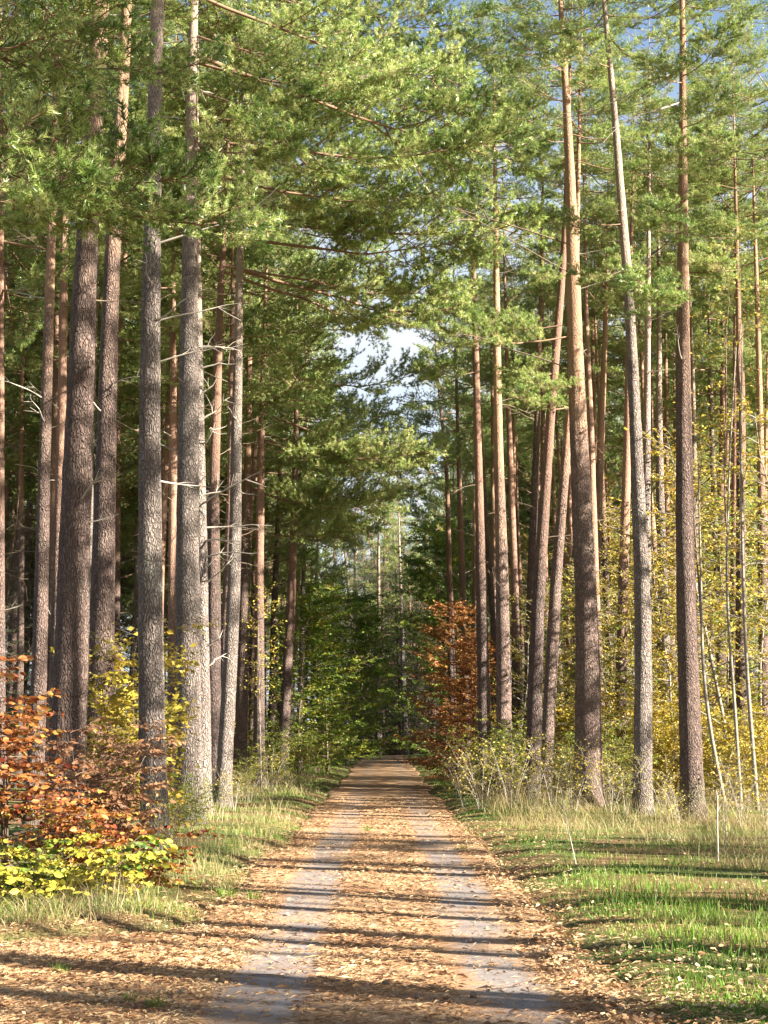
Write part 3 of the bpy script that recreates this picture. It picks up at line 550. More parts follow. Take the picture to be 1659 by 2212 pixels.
# ------------------------------------------------------------------ the stand behind: more pines, spruces
def straight(seed, H):
    rng = np.random.RandomState(seed); n = 14; u = np.linspace(0, 1, n)[:, None]
    pts = np.array([0, 0, H]) * u + np.cumsum(rng.normal(0, 0.05, (n, 3)) * np.array([1, 1, 0]), 0) * u + np.array([rng.normal(0, .5), rng.normal(0, .5), 0]) * u; pts[0] = 0; return pts
STEMS = []
for q in range(6):
    pts = straight(600 + q, 24.0); mb = trunk_mb(pts, 0.17, 24.0, 10, q, 34)
    for s in range(16):                        # stubs and dry twigs that belong to the far stem
        z = rnd.uniform(3.5, 13); c = np.array([np.interp(z, pts[:, 2], pts[:, k]) for k in range(3)])
        mb2 = dead_branch_mb(q * 40 + s, rnd.uniform(0.5, 1.7), 0.014, 3)
        M = Matrix.Translation(c) @ Matrix.Rotation(rnd.uniform(0, 6.28), 4, 'Z') @ Matrix.Rotation(rnd.uniform(-.5, .2), 4, 'Y')
        mb2.F = [(F, 1, s_) for F, _, s_ in mb2.F]; mb.merge(mb2, M)
    STEMS.append([mb.mesh("trunk", [m, M_TWIG]) for m in ((M_BARK, M_BARK2, M_BARK3)[q % 3],)][0])
placed = [(t.loc[0], t.loc[1]) for t in T.values()]
def free(x, y, r): return all((x - a) ** 2 + (y - b) ** 2 > r * r for a, b in placed)
BARKN = ("brown", "red-barked", "grey")
MARKS = [(60, "dark spruces"), (125, "sunlit orange pine"), (185, "stout purplish pine"), (245, "straight dark-barked pine"), (310, "tall yellow shrub"), (355, "cracked grey pine"), (420, "thick grey-brown pine"), (470, "pale pine with snags"), (520, "slim leaning pale pine"), (575, "reddish pine with a sapling"), (620, "red-brown leaning pine"), (760, "green beeches"), (840, "lit pine at the path's end"),
         (905, "blue-grey pine at the path's end"), (1020, "orange-rust beech"), (1065, "reddish pine with a pale foot"), (1130, "twig-footed dark brown pine"), (1190, "dark leaning pine"), (1240, "leaning greyish pine"), (1310, "thick forked lit pine"), (1365, "orange-red pine with leaf shadows"), (1440, "bending silver-grey pine"), (1520, "tall straight pine"), (1620, "thin birch stems"), (9999, "last golden bushes")]
SC_ROOT = [None]
def mark(x, y): px = 832 + FPX * x / max(y, 1); return next(n for lim, n in MARKS if px < lim)
def far_pine(x, y, label, group, zc=None, cs=None):
    placed.append((x, y)); s = rnd.uniform(0.86, 1.12); q = rnd.randrange(6)
    lab = label or "%s %s pine in the stand behind the %s" % ("distant" if y > 100 else "slender", BARKN[q % 3], mark(x, y))
    if not label and y > 100: group = "distant pines far along the path"
    root = thing("pine_tree", lab, "tree", (x, y, float(ground_z(x, y)) - 0.05), group, rnd.uniform(0, 6.28)); root.scale = (s * rnd.uniform(0.8, 1.3),) * 2 + (s,); SC_ROOT[0] = root
    link("trunk", STEMS[q], root)
    sunny = x > 0 and y < 74
    zc = zc or (rnd.uniform(15, 17.5) if sunny else rnd.uniform(11, 14) if y < 60 else rnd.uniform(7, 12)); c = cs or rnd.uniform(0.85, 1.15) * (0.68 if sunny else 1)
    link("crown", CROWNS[rnd.randrange(3)], root, Matrix.Translation((0, 0, zc)) @ Matrix.Rotation(rnd.uniform(0, 6.28), 4, 'Z') @ Matrix.Diagonal((c, c, (24.2 - zc) / 12.0, 1)))
def scatter(n, fx, fy, r, label, group):
    k = tries = 0
    while k < n and tries < 6000:
        tries += 1; y = fy(); x = fx(y)
        if free(x, y, r): far_pine(x, y, label, group); k += 1
scatter(108, lambda y: -rnd.uniform(4.1, 0.285 * y + 4), lambda: rnd.uniform(40, 40 + 85 * rnd.random() ** 0.7 + 3) , 2.0, None, "pines in the stand behind the red bush")
scatter(112, lambda y: rnd.uniform(4.3, (min(21, 0.285 * y + 2) if y < 80 else 0.285 * y + 2)), lambda: rnd.uniform(45, 45 + 80 * rnd.random() ** 0.9 + 3), 1.8, None, "pines in the stand behind the yellow birches")
scatter(46, lambda y: rnd.uniform(-22, 22), lambda: rnd.uniform(121, 190), 2.0, None, "pines beyond the end of the path")
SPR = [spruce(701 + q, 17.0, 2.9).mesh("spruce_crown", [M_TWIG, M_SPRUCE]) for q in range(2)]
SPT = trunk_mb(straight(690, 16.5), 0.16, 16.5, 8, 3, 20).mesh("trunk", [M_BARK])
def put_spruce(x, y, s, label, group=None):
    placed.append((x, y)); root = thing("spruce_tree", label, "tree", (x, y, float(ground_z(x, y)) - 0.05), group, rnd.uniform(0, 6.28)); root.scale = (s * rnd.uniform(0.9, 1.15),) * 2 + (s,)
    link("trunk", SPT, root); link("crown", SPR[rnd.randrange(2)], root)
for px, d, s in ((15, 50, .62), (62, 56, .7), (-20, 44, .6), (110, 66, .8), (30, 70, .9), (230, 72, .8), (45, 62, 1.0), (100, 68, 1.0), (150, 64, 1.0), (195, 70, 1.05), (265, 66, 1.0), (330, 68, 1.0), (290, 78, 1.1), (0, 60, 1.0), (400, 72, 1.0)):
    put_spruce(gx(px, d), d, s, "dark shaded spruce deep behind the %s" % mark(gx(px, d), d), "dark spruces behind the red bush")
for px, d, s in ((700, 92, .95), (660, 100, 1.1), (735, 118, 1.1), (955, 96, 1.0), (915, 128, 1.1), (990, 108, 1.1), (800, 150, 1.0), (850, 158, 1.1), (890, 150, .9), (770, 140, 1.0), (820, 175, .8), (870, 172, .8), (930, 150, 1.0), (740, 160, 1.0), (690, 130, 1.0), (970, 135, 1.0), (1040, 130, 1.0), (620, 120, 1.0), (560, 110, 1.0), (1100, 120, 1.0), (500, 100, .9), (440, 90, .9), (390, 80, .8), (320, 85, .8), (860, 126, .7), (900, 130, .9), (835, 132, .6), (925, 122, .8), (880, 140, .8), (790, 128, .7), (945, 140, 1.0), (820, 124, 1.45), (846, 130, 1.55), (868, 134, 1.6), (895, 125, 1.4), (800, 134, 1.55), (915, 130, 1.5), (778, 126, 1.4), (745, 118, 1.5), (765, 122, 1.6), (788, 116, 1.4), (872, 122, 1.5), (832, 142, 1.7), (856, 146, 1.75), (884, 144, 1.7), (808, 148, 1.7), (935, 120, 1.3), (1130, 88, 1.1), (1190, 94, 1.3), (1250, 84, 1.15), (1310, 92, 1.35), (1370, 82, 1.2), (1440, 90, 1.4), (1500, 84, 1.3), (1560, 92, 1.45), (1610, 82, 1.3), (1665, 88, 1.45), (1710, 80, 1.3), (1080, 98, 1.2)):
    put_spruce(gx(px, d), d, s, "dark spruce behind the %s" % mark(gx(px, d), d), "dark spruces near the end of the path")

# pines outside the view, on the sunny side: their stems draw the stripes of shade on the path
for x, y, zc, cs in ((5.2, 3.5, 14, .8), (7.5, 9.0, 14, .8), (6.8, -2.0, 14, .8), (9.5, 5.5, 14, .8), (11.0, -4.5, 14, .8), (9.0, 14.5, 15, .7), (12.6, 2.2, 13, .8), (8.8, 20.5, 16, .6), (5.6, 12.8, 13, .7), (7.2, 6.2, 14, .7),
                     (10.8, 9.2, 12, .8), (14.0, -8.0, 14, .8), (26.0, -5.5, 12, .85), (34.0, -13.0, 12, .9), (29.0, 9.0, 13, .8), (38.0, -9.0, 11, 1.0), (6.0, 17.0, 13.5, .6)):
    far_pine(x, y, "pine outside the view whose stem shades the path", "pines outside the view beside the path", zc=zc, cs=cs)

k = 0
while k < 60:
    x, y = rnd.uniform(4.5, 22), rnd.uniform(-6, 27)
    if x > 0.3 * y + 2.6 and free(x, y, 1.0):
        far_pine(x, y, "thin pine outside the view whose narrow shade streaks the path", "thin pines outside the view", zc=18.0, cs=.5); SC_ROOT[0].scale = (rnd.uniform(.35, .6),) * 2 + (.95,); k += 1
for x, y in ((13.2, 44.5), (16, 51), (18.5, 58), (12.4, 54.5), (20.5, 65), (15, 62)):
    far_pine(x, y, None, "pines in the stand behind the yellow birches", zc=13, cs=1.0)
for x, y, k in ((8.4, 14.9, .66), (8.6, 18.6, .62), (17.0, 28.5, .7), (12.5, 31.5, .5)):
    far_pine(x, y, "young pine outside the view that shades the stout stems", "young pines outside the view", zc=11.5, cs=1.0 / k * 0.62)
    SC_ROOT[0].scale = (k, k, k)

# ------------------------------------------------------------------ broadleaved trees and shrubs
BIR = [leafy_mesh("birch_crown", [M_BIRCH, M_YELLOW], 0.09, seed=801 + q, H=9.0, start=0.12, nbr=36, brl=0.27, ntw=9, twl=0.6, nlv=11, up=0.7, layered=0.15, r0=0.06, hang=0.35, lean=((-.1, .1), (.08, 0), (0, -.06))[q]) for q in range(3)]
BIRG = [leafy_mesh("birch_crown", [M_BIRCH, M_YGREEN], 0.09, seed=811 + q, H=7.0, start=0.1, nbr=34, brl=0.30, ntw=9, twl=0.6, nlv=10, up=0.6, layered=0.2, r0=0.045, hang=0.3) for q in range(2)]
SHR = [leafy_mesh("shrub", [M_TWIG, M_YGREEN], 0.07, seed=821 + q, H=2.3, stems=6, spread=0.35, start=0.2, nbr=11, brl=0.3, ntw=5, twl=0.32, nlv=5, up=0.7, layered=0.3, r0=0.012, hang=0.2) for q in range(3)]
SHY = [leafy_mesh("shrub", [M_TWIG, M_YELLOW], 0.075, seed=831 + q, H=2.8, stems=6, spread=0.3, start=0.12, nbr=16, brl=0.3, ntw=7, twl=0.38, nlv=7, up=0.7, layered=0.3, r0=0.014, hang=0.2) for q in range(2)]
TWS = [leafy_mesh("shrub", [M_DEAD, M_YELLOW], 0.06, seed=871 + q, H=1.7, stems=5, spread=0.4, start=0.2, nbr=9, brl=0.3, ntw=5, twl=0.3, nlv=1, up=0.9, layered=0.1, r0=0.011, hang=0.05) for q in range(3)]
SHB = [leafy_mesh("shrub", [M_TWIG, M_RUST], 0.06, seed=841 + q, H=2.0, stems=5, spread=0.4, start=0.2, nbr=10, brl=0.35, ntw=5, twl=0.35, nlv=6, up=0.4, layered=0.6, r0=0.012, hang=0.15) for q in range(2)]
BEG = [leafy_mesh("beech_crown", [M_TWIG, M_GREENB], 0.13, seed=851 + q, H=10.5, start=0.03, nbr=86, brl=0.37, ntw=17, twl=0.7, nlv=14, up=0.55, layered=0.3, r0=0.07, hang=0.12, topf=0.3) for q in range(2)]
BEO = [leafy_mesh("beech_crown", [M_TWIG, M_RUST], 0.125, seed=861 + q, H=8.0, start=0.03, nbr=76, brl=0.36, ntw=15, twl=0.6, nlv=13, up=0.5, layered=0.4, r0=0.06, hang=0.1, topf=0.3) for q in range(2)]
def plant(name, mesh, x, y, s, label, cat, group=None, sz=None, rz=None):
    o = link(name, mesh); o.location = (x, y, float(ground_z(x, y)) - 0.03); o.rotation_euler.z = rnd.uniform(0, 6.28) if rz is None else rz
    o.scale = (s, s, sz or s); return tag(o, label, cat, group)
BIRT = leafy
for px, d, s, v in ((1130, 50, .75, 0), (1215, 48, 1.0, 1), (1300, 50, 1.05, 2), (1165, 58, .75, 1), (1345, 46, .9, 0), (1420, 46, 1.0, 1), (1450, 42, .9, 2), (1525, 43, 1.1, 0), (1575, 39, 1.15, 1), (1630, 41, 1.25, 2), (1660, 36, 1.0, 0), (1500, 52, 1.3, 1), (1600, 50, 1.4, 2), (1260, 62, 1.3, 0), (1390, 58, 1.35, 2), (1700, 46, 1.4, 1), (1740, 38, 1.2, 0), (1480, 64, 1.5, 0), (1560, 46, 1.55, 2), (1185, 44, .7, 2), (1320, 42, .75, 1), (1110, 46, .7, 0), (1640, 54, 1.6, 1), (1360, 70, 1.5, 1), (1210, 74, 1.4, 2), (1240, 44, .8, 1), (1290, 43, .7, 0), (1400, 42, .85, 2), (1370, 50, 1.1, 0), (1170, 52, 1.0, 2), (1480, 47, 1.15, 0), (1540, 56, 1.4, 0), (1270, 54, 1.25, 1), (1430, 56, 1.4, 0)):
    g_ = rnd.random() < 0.45
    plant("birch_tree", BIRG[v % 2] if g_ else BIR[v], gx(px, d), d, s, "%s young birch behind the %s" % ("greenish-yellow" if g_ else "golden-yellow", mark(gx(px, d), d)), "tree", "yellow birches among the pines")
for px, d, s, v, lab in ((712, 64, .80, 0, "broad green beech in layers beside the path"), (650, 60, .72, 1, "green beech behind the red-brown leaning pine"), (752, 82, .95, 1, "yellowing green beech beyond the broad green beech"), (785, 100, 1.0, 0, "small green beech by the last bend of the path")):
    plant("beech_tree", BEG[v], gx(px, d), d, s, lab, "tree", "green beeches by the path")
for px, d, s, v, lab in ((985, 50, .80, 0, "bright orange-rust beech overhanging the grassy path edge"), (1020, 47, .62, 1, "smaller rust-coloured beech at the foot of the reddish pines")):
    plant("beech_tree", BEO[v], gx(px, d), d, s, lab, "tree", "rust beeches by the path")
plant("beech_tree", BEG[0], gx(960, 78), 78, 1.25, "tall olive-green beech above the orange beech", "tree")
plant("shrub", SHY[0], gx(262, 22.6), 22.6, 1.18, "yellow-leaved shrub glowing between two dark pine trunks", "shrub")
plant("shrub", SHY[1], gx(290, 25), 25, 1.35, "taller yellow shrub behind the one between the dark trunks", "shrub")
plant("shrub", SHR[0], gx(385, 25), 25, .55, "small yellow-leaved sapling at the foot of the grey pines", "shrub")
plant("shrub", SHR[1], gx(420, 24), 24, .45, "low straggly sapling in the grass by the grey pines", "shrub")
for px, d, s in ((560, 45, .7), (600, 46, .8), (640, 52, .9), (665, 56, 1.1), (620, 62, 1.0), (690, 66, 1.0), (530, 40, .5), (720, 78, 1.0), (585, 54, 1.0)):
    plant("shrub", SHR[rnd.randrange(3)], gx(px, d), d, s, "leafy green-yellow verge shrub by the %s" % mark(gx(px, d), d), "shrub", "shrubs below the green beeches")
for px, d, s in ((1030, 43, .9), (1060, 40, 1.0), (1085, 38.5, 1.05), (1110, 42, 1.1), (1135, 38, .85), (1160, 40, 1.0), (1210, 39, .9), (1245, 37.5, .8), (1300, 37, 1.0), (1320, 41, 1.1), (1360, 35, .6), (1000, 50, .9), (965, 58, .8)):
    plant("shrub", SHR[rnd.randrange(3)], gx(px, d), d, s, "thin-stemmed yellow-green shrub by the %s" % mark(gx(px, d), d), "shrub", "thin shrubs between the lit pines")
for px, d, s in ((1180, 48, 1.1), (1230, 46, 1.2), (1290, 45, 1.1), (1330, 47, 1.2), (1375, 42, 1.1), (1410, 44, 1.2), (1440, 38, .9), (1470, 46, 1.3), (1520, 38, .95), (1545, 41, 1.1), (1580, 36, .9), (1620, 38, 1.1), (1650, 35, .9), (1600, 48, 1.4)):
    plant("shrub", SHY[rnd.randrange(2)], gx(px, d), d, s, "golden-leaved bush beside the %s" % mark(gx(px, d), d), "shrub", "golden bushes under the birches")
for px, d, s in ((1420, 40, .7), (1330, 44, .6), (1545, 43, .7), (1100, 58, .8), (850, 128, 1.2), (905, 122, 1.3), (770, 124, 1.2), (1390, 50, .9), (560, 80, 1.1), (480, 62, .9)):
    plant("shrub", SHB[rnd.randrange(2)], gx(px, d), d, s, "low rust-leaved bush by the %s" % mark(gx(px, d), d), "shrub", "low rust bushes among the trunks")
k = 0
while k < 34:
    y = rnd.uniform(50, 120); x = rnd.choice((-1, 1)) * rnd.uniform(4, 0.27 * y + 3)
    if abs(x) > 4: plant("shrub", (SHR + SHB + SHY)[rnd.randrange(7)], x, y, rnd.uniform(0.9, 1.7), "undergrowth bush deep in the stand behind the %s" % mark(x, y), "shrub", "undergrowth deep in the stands"); k += 1
for px, d, s in ((1005, 36, .8), (1040, 34, .9), (1100, 34, 1.0), (1150, 33, .8), (1190, 35, 1.0), (1230, 33, .9), (1310, 33, .9), (1340, 31, .8), (1430, 30, .8), (1460, 28, .6), (1540, 29, .9), (1590, 28, .8), (1640, 26, .8), (515, 34, .6), (545, 38, .7), (590, 42, .8), (440, 29, .5), (360, 20, .6)):
    plant("shrub", TWS[rnd.randrange(3)], gx(px, d), d, s, "nearly bare twiggy shrub in the grass before the %s" % mark(gx(px, d), d), "shrub", "bare twiggy shrubs along the verges")
# the thin pale birch stems
def stem_tree(pts, r, label, group=None, leaves=True):
    p = [P(a, b, d) for a, b, d in pts]; b = p[0].copy(); b[2] = float(ground_z(b[0], b[1])) - 0.03
    root = thing("young_birch", label, "tree", b, group); q = resample(np.array([np.zeros(3)] + [v - b for v in p[1:]]), 16)
    for _ in range(2): q[1:-1] = (q[:-2] + 2 * q[1:-1] + q[2:]) / 4
    mb = MB(); tube(mb, q, r * (1 - 0.75 * np.linspace(0, 1, 16)), 8); link("trunk", mb.mesh("trunk", [M_BIRCH]), root)
    m2 = leafy_mesh("crown", [M_TWIG, M_YELLOW], 0.07, seed=int(pts[0][0]), H=q[-1][2] * 0.8, start=0.1, nbr=24, brl=0.22, ntw=6, twl=0.5, nlv=6, up=0.8, layered=0.2, r0=r * 0.6, hang=0.25)
    link("crown", m2, root, Matrix.Translation(q[6]))
stem_tree([(1568, 1715, 33), (1535, 1590, 33), (1517, 1440, 33), (1515, 1290, 33), (1508, 1000, 33)], 0.055, "thin crooked birch bending next to the tall straight pine")
stem_tree([(1600, 1720, 34), (1582, 1450, 34), (1568, 1290, 34), (1575, 1000, 34), (1590, 750, 34)], 0.05, "thin pale birch with a wavy stem in the golden bushes")
stem_tree([(1636, 1735, 33), (1612, 1440, 33), (1606, 1290, 33), (1600, 1000, 33), (1604, 700, 33)], 0.055, "thin straight birch with whitish bark in the golden bushes")
stem_tree([(565, 1690, 44), (560, 1500, 44), (558, 1350, 44)], 0.03, "thin grey sapling at the foot of the reddish pine")

# the beech bushes in front of the stout pines: the leaves one can pick apart are parts of their own
def bush(label, x, y, mat, seed, nparts, rz=0.0, **kw):
    root = thing("beech_bush", label, "bush", (x, y, float(ground_z(x, y)) - 0.02), None, rz)
    mb, LP, LD, LN, rng = leafy(seed=seed, fine=True, **kw); stm = link("stems", mb.mesh("stems", [M_TWIG]), root); size = kw['size']
    R = np.array(Matrix.Rotation(rz, 3, 'Z')); W = LP @ R.T + np.array([x, y, 0])
    vis = np.abs(W[:, 0] / W[:, 1]) < 0.275; score = W[:, 1] + 100 * (~vis); order = np.argsort(score); own = order[:nparts]; rest = order[nparts:]
    V, F = leaf_faces(LP[rest], LD[rest], LN[rest], size, rng, True); m = MB(); m.add(V, F); o = link("leaves", m.mesh("leaves", [mat]), root); o["kind"] = "stuff"
    protos = []
    for q in range(4):
        V, F = leaf_faces(np.zeros((1, 3)), np.array([[1.0, 0, 0]]), np.array([[0, 0, 1.0]]), size, np.random.RandomState(q + 3), True); m = MB(); m.add(V, F); protos.append(m.mesh("leaf", [mat]))
    for i_ in own:
        link("leaf", protos[rnd.randrange(4)], stm, Matrix.Translation(LP[i_]) @ frame_from(LD[i_], LN[i_]))
B = dict(fine=True)
bush("tall beech bush with red and orange leaves before the stout pine", gx(45, 16.2), 16.2, M_RED, 901, 200, H=2.75, stems=7, spread=0.27, start=0.15, nbr=17, brl=0.40, ntw=6, twl=0.36, nlv=7, size=0.075, up=0.3, layered=0.75, r0=0.02, hang=0.1)
bush("brown half-dry beech bush beside the red one", gx(215, 16.6), 16.6, M_BROWN, 902, 120, H=1.75, stems=7, spread=0.35, start=0.15, nbr=15, brl=0.36, ntw=7, twl=0.3, nlv=8, size=0.06, up=0.3, layered=0.45, r0=0.014, hang=0.15)
bush("red-brown beech bush reaching out towards the path", gx(300, 15.4), 15.4, M_RED, 903, 160, H=1.05, stems=6, spread=0.75, start=0.2, nbr=12, brl=0.5, ntw=6, twl=0.32, nlv=8, size=0.062, up=0.2, layered=0.7, r0=0.012, hang=0.15)
bush("low beech bush with fresh yellow and green leaves in front", gx(165, 14.0), 14.0, M_YLOW, 904, 280, H=0.72, stems=8, spread=1.15, start=0.12, nbr=12, brl=0.62, ntw=6, twl=0.32, nlv=7, size=0.072, up=0.15, layered=0.8, r0=0.012, hang=0.22)

# ------------------------------------------------------------------ grass, litter, small things
def blades(n, fx, hmin, hmax, w, seed, mat, name, keep=None, bend=0.45):
    rng = np.random.RandomState(seed); x, y = fx(rng, n)
    if keep is not None: k_ = keep(x, y, rng); x, y = x[k_], y[k_]
    n = len(x); z = ground_z(x, y) - 0.01; h = rng.uniform(hmin, hmax, n) * (0.75 + 0.35 * wobble(x, y, 0.8)).clip(0.4, 1.5); a = rng.uniform(0, 6.28, n); h = h * (0.25 + 0.75 * smooth(np.maximum(x - xr(y), xl(y) - x) / 0.8)) * (0.6 + 0.9 * smooth(0.5 + 0.5 * wobble(x, y, 3.1))); bd = rng.uniform(0.1, bend, n) * h * 1.4
    sc = np.maximum(1, y / 22.0); ww = w * sc * rng.uniform(0.6, 1.3, n)
    S = np.stack([np.cos(a), np.sin(a), 0 * a], 1) * (ww / 2)[:, None]; b2 = rng.uniform(0, 6.28, n); O = np.stack([np.cos(b2), np.sin(b2), 0 * a], 1) * bd[:, None]
    B0 = np.stack([x, y, z], 1); Z = np.array([0, 0, 1.0]) * h[:, None]
    V = np.stack([B0 - S, B0 + S, B0 + Z * .55 + O * .3 + S * .8, B0 + Z * .55 + O * .3 - S * .8, B0 + Z * .95 + O], 1).reshape(-1, 3); b = np.arange(n)[:, None] * 5
    mb = MB(); mb.add(V, b + np.array([[0, 1, 2, 3]])); mb.F.append((b + np.array([[3, 2, 4]]), 0, False))
    o = link(name, mb.mesh(name, [mat])); o["kind"] = "stuff"; return o
def strip_r(y0, y1, wmax):
    def f(rng, n):
        u = rng.uniform(0, 1, n); y = y0 * (y1 / y0) ** u; x = xr(y) - 0.12 + rng.uniform(0, 1, n) ** 1.25 * np.minimum(wmax, np.maximum(0.6, 0.28 * y + 1 - xr(y))); return x, y
    return f
def strip_l(y0, y1, wmax):
    def f(rng, n):
        u = rng.uniform(0, 1, n); y = y0 * (y1 / y0) ** u; x = xl(y) + 0.12 - rng.uniform(0, 1, n) ** 1.25 * np.minimum(wmax, 0.28 * y + 1 + xl(y)).clip(0.5); return x, y
    return f
clump = lambda t: (lambda x, y, rng: wobble(x, y, 0.9) + 0.6 * wobble(x, y, 2.6) + rng.normal(0, 0.5, len(x)) > t)
blades(110000, strip_r(8.0, 118, 7.0), 0.04, 0.15, 0.0075, 1, M_GRASS, "verge_grass", keep=clump(-0.15))
blades(62000, strip_l(13.0, 118, 4.0), 0.05, 0.2, 0.007, 2, M_GRASS, "bank_grass", keep=clump(0.05))
def dry_r(rng, n):
    u = rng.uniform(0, 1, n); y = 14.5 * (60 / 14.5) ** u; x = xr(y) + 0.8 + 1.9 * smooth((26 - y) / 8) + rng.uniform(0, 1, n) * np.maximum(1.2, np.minimum(9, 0.28 * y + 1 - xr(y))); return x, y
blades(60000, dry_r, 0.10, 0.62, 0.0055, 3, M_STRAW, "dry_grass", keep=clump(0.3), bend=1.2)
blades(22000, strip_l(12.5, 60, 3.0), 0.12, 0.42, 0.005, 4, M_STRAW, "dry_bank_grass", keep=clump(0.1), bend=0.6)
def near_l(rng, n): return rng.uniform(-4.3, -1.7, n), rng.uniform(12.2, 14.6, n)
blades(4500, near_l, 0.06, 0.26, 0.0045, 8, M_GRASS, "grass_under_bush", keep=lambda x, y, rng: (y > 12.5 + 0.9 * smooth((x + 2.9) / 0.8) + 0.35 * wobble(x, y, 1.0)) & (wobble(x, y, 1.2) + rng.normal(0, .5, len(x)) > -0.4), bend=1.1)
blades(4500, near_l, 0.06, 0.3, 0.0045, 9, M_STRAW, "dry_grass_under_bush", keep=lambda x, y, rng: (y > 12.3 + 0.9 * smooth((x + 2.9) / 0.8) + 0.4 * wobble(x, y, 1.0)) & (wobble(x, y, 1.5) + rng.normal(0, .5, len(x)) > -0.1), bend=1.3)

def litter(n, seed, mat, name, size, fy, fx, keep, lift=0.012, tilt=0.35, asp=0.62, onpath=True):
    rng = np.random.RandomState(seed); y = fy(rng, n); x = fx(rng, n, y); k_ = keep(x, y, rng); x, y = x[k_], y[k_]; n = len(x)
    side = np.maximum(x - xr(y), xl(y) - x); z = np.where(side < 0, path_z(x, y), np.maximum(ground_z(x, y), path_z(x, y) - 0.06 * (side < 0.15))) + rng.uniform(0.003, lift, n)
    a = rng.uniform(0, 6.28, n); D = np.stack([np.cos(a), np.sin(a), rng.normal(0, tilt * 0.6, n)], 1); Nn = nrm(np.stack([rng.normal(0, tilt, n), rng.normal(0, tilt, n), np.ones(n)], 1))
    V, F = leaf_faces(np.stack([x, y, z], 1), D, Nn, size, rng, False, asp); mb = MB(); mb.add(V, F); o = link(name, mb.mesh(name, [mat])); o["kind"] = "stuff"; return o
def tracks(x, y): return np.minimum(np.abs(x + 0.80 - 0.12 * wobble(x * 0, y, 0.3)), np.abs(x - 0.86 - 0.12 * wobble(x * 0 + 4, y, 0.3)))
def keep_path(x, y, rng):
    side = np.maximum(x - xr(y), xl(y) - x); p = np.where(tracks(x, y) < 0.30, 0.13, 0.75) * np.where(side > 0, np.exp(-side / 0.5) * 0.8, 1); p = p * (0.55 + 0.5 * smooth(0.5 + 0.5 * wobble(x, y, 0.7)))
    return rng.uniform(0, 1, len(x)) < p
fy_near = lambda rng, n: 7.6 * (42 / 7.6) ** rng.uniform(0, 1, n)
fx_path = lambda rng, n, y: rng.uniform(-1, 1, n) * np.minimum(4.8, 0.28 * y + 0.8)
litter(60000, 21, M_LITTER, "fallen_leaves", 0.021, fy_near, fx_path, keep_path)
litter(190000, 22, M_NLIT, "fallen_needles", 0.085, fy_near, fx_path, keep_path, lift=0.02, tilt=0.15, asp=0.09)
litter(9000, 23, M_LITTER, "leaves_in_grass", 0.04, lambda rng, n: 8 * (30 / 8) ** rng.uniform(0, 1, n), lambda rng, n, y: xr(y) - 0.3 + rng.uniform(0, 1, n) ** 2.6 * 3.4, lambda x, y, rng: wobble(x, y, 1.1) + rng.normal(0, .6, len(x)) > np.where(y < 9.6, -1.5, 0.1), lift=0.08, tilt=0.5)
litter(20000, 24, M_LITTER, "leaves_by_the_bush", 0.028, lambda rng, n: rng.uniform(8, 15, n), lambda rng, n, y: rng.uniform(-5, -1.0, n), lambda x, y, rng: wobble(x, y, 0.9) + rng.normal(0, .5, len(x)) > -0.2, lift=0.03, tilt=0.4)
# cones, twigs, tufts
def cone_mesh():
    mb = MB(); rng = np.random.RandomState(9)
    prof = [(0, .004), (.006, .012), (.016, .017), (.028, .016), (.040, .010), (.050, .003)]
    tube(mb, np.array([[a, 0, 0.016] for a, _ in prof]), [b for _, b in prof], 8)
    for q in range(34):
        f = (q + .5) / 34; a = q * 2.4; x = 0.004 + f * 0.042; r = np.interp(x, [p[0] for p in prof], [p[1] for p in prof]); c, s = math.cos(a), math.sin(a)
        o = np.array([0, c, s]); tn = np.array([0, -s, c]); b = np.array([x, 0, .016]) + o * r * .8
        V = np.array([b - tn * .004, b + tn * .004, b + o * .008 + tn * .005 + [.004, 0, 0], b + o * .008 - tn * .005 + [.004, 0, 0]]); mb.add(V, [[0, 1, 2, 3]])
    return mb.mesh("pine_cone", [M_TWIG])
CONE = cone_mesh()
for px, py in ((775, 2248 / 1.085), (400, 2150), (772, 2247), (1010, 2035), (840, 2130), (1020, 2340), (640, 2370), (903, 2158)):
    px, py = px, py if py < 2212 else py / 1.085
    v = P(px, py, 10) - EYE; s = -1.6 / v[2]; x, y = v[0] * s, v[1] * s
    o = link("pine_cone", CONE); o.location = (x, y, float(path_z(x, y))); o.rotation_euler.z = rnd.uniform(0, 6.28); o.scale = (1.1,) * 3; tag(o, "small dark pine cone lying on the path", "pine cone", "pine cones on the path")
TWG = [dead_branch_mb(950 + q, 0.35, 0.006, 3, 0.05).mesh("fallen_twig", [M_TWIG]) for q in range(3)]
for px, py in ((535, 2110), (845, 1740), (760, 1905), (595, 1980), (1050, 2140), (930, 1830), (680, 1940)):
    v = P(px, py, 10) - EYE; s = -1.6 / v[2]; x, y = v[0] * s, v[1] * s; y = min(y, 40)
    o = link("fallen_twig", TWG[rnd.randrange(3)]); o.location = (x, y, float(path_z(x, y)) + 0.012); o.rotation_euler.z = rnd.uniform(-.5, .5); tag(o, "thin broken twig lying on the path", "twig", "fallen twigs on the path")
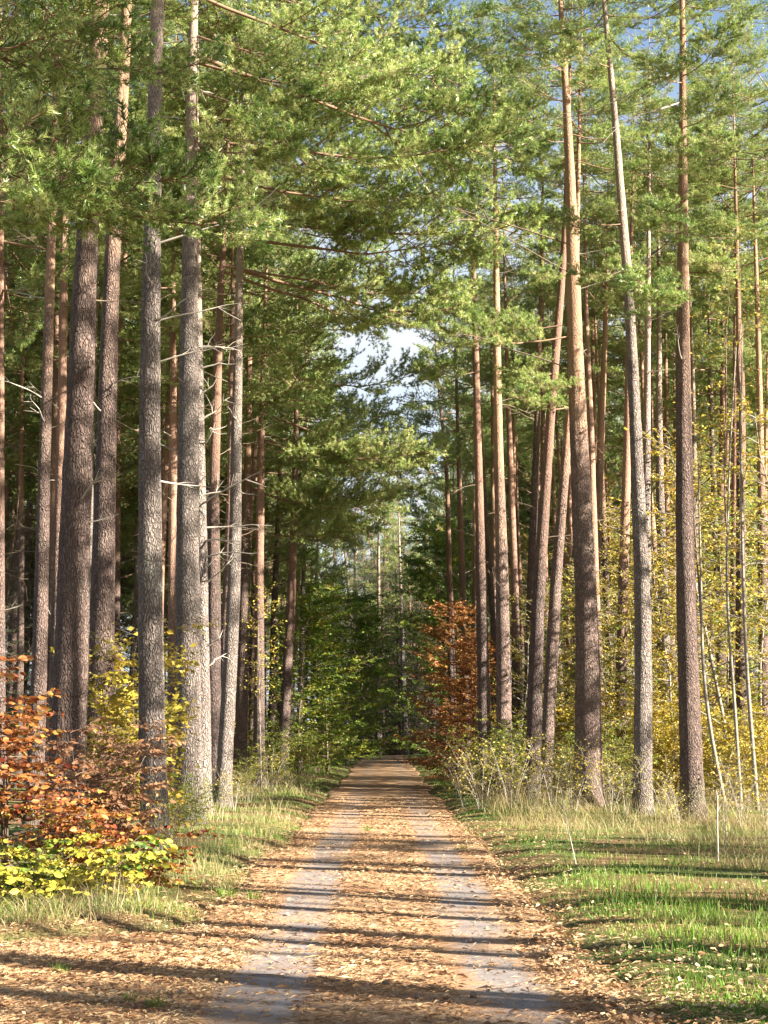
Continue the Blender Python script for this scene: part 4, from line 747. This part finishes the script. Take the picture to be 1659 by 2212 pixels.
def tuft_mesh(seed, n=60, h=0.12, R=0.10):
    rng = np.random.RandomState(seed); mb = MB(); a = rng.uniform(0, 6.28, n); r = R * rng.uniform(0, 1, n) ** .6; B0 = np.stack([np.cos(a) * r, np.sin(a) * r, 0 * a - .005], 1); hh = rng.uniform(.4, 1, n)[:, None] * h
    S = np.stack([-np.sin(a), np.cos(a), 0 * a], 1) * 0.003; O = np.stack([np.cos(a), np.sin(a), 0 * a], 1) * hh * rng.uniform(.2, .9, n)[:, None]; Z = np.array([0, 0, 1.0])
    V = np.stack([B0 - S, B0 + S, B0 + Z * hh * .6 + O * .4 + S, B0 + Z * hh * .6 + O * .4 - S, B0 + Z * hh + O], 1).reshape(-1, 3); b = np.arange(n)[:, None] * 5
    mb.add(V, b + np.array([[0, 1, 2, 3]])); mb.F.append((b + np.array([[3, 2, 4]]), 0, False)); return mb.mesh("grass_tuft", [M_GRASS])
TUF = [tuft_mesh(q) for q in range(3)]
for px, py, s in ((600, 1815, 1.3), (490, 1940, 1.2), (545, 1945, 1.0), (340, 2178, .8), (1000, 1835, .8), (640, 1795, 1.2), (275, 2165, .6), (795, 1795, 1.0), (230, 1960, 1.2), (130, 2100, .7)):
    v = P(px, py, 10) - EYE; s_ = -1.6 / v[2]; x, y = v[0] * s_, v[1] * s_
    o = link("grass_tuft", TUF[rnd.randrange(3)]); o.location = (x, y, float(path_z(x, y))); o.scale = (s,) * 3; tag(o, "little tuft of grass growing through the leaf litter of the path", "grass tuft", "grass tufts on the path")
# pale bare stems in the dry grass
def bare_stem(a, b, d, r, label):
    p, q = P(*a, d), P(*b, d); p[2] = float(ground_z(p[0], p[1])) - .03; mb = MB(); n = 8; u = np.linspace(0, 1, n)[:, None]; rng = np.random.RandomState(int(a[0])); L = np.linalg.norm(q - p)
    pts = (q - p) * u + np.cumsum(rng.normal(0, 0.008 * L, (n, 3)), 0) * u; tube(mb, pts, r * (1 - .5 * u[:, 0]), 6)
    for t_ in (0.55, 0.7, 0.85):
        c = (q - p) * t_; e = c + nrm(np.array([rng.normal(0, 1), rng.normal(0, 1), 0.8])) * L * 0.14; tube(mb, np.stack([c, (c + e) / 2, e]), [r * .35, r * .25, r * .12], 4)
    o = link("bare_sapling", mb.mesh("bare_sapling", [M_DEAD])); o.location = p; tag(o, label, "sapling")
bare_stem((1551, 1868), (1549, 1706), 19.5, 0.014, "pale dead stem upright in dry grass near the tall straight pine")
bare_stem((1245, 1880), (1208, 1700), 19, 0.008, "thin pale sapling slanting out of the green verge")
bare_stem((1564, 1830), (1568, 1745), 21, 0.007, "short thin stem beside the pale dead stem")
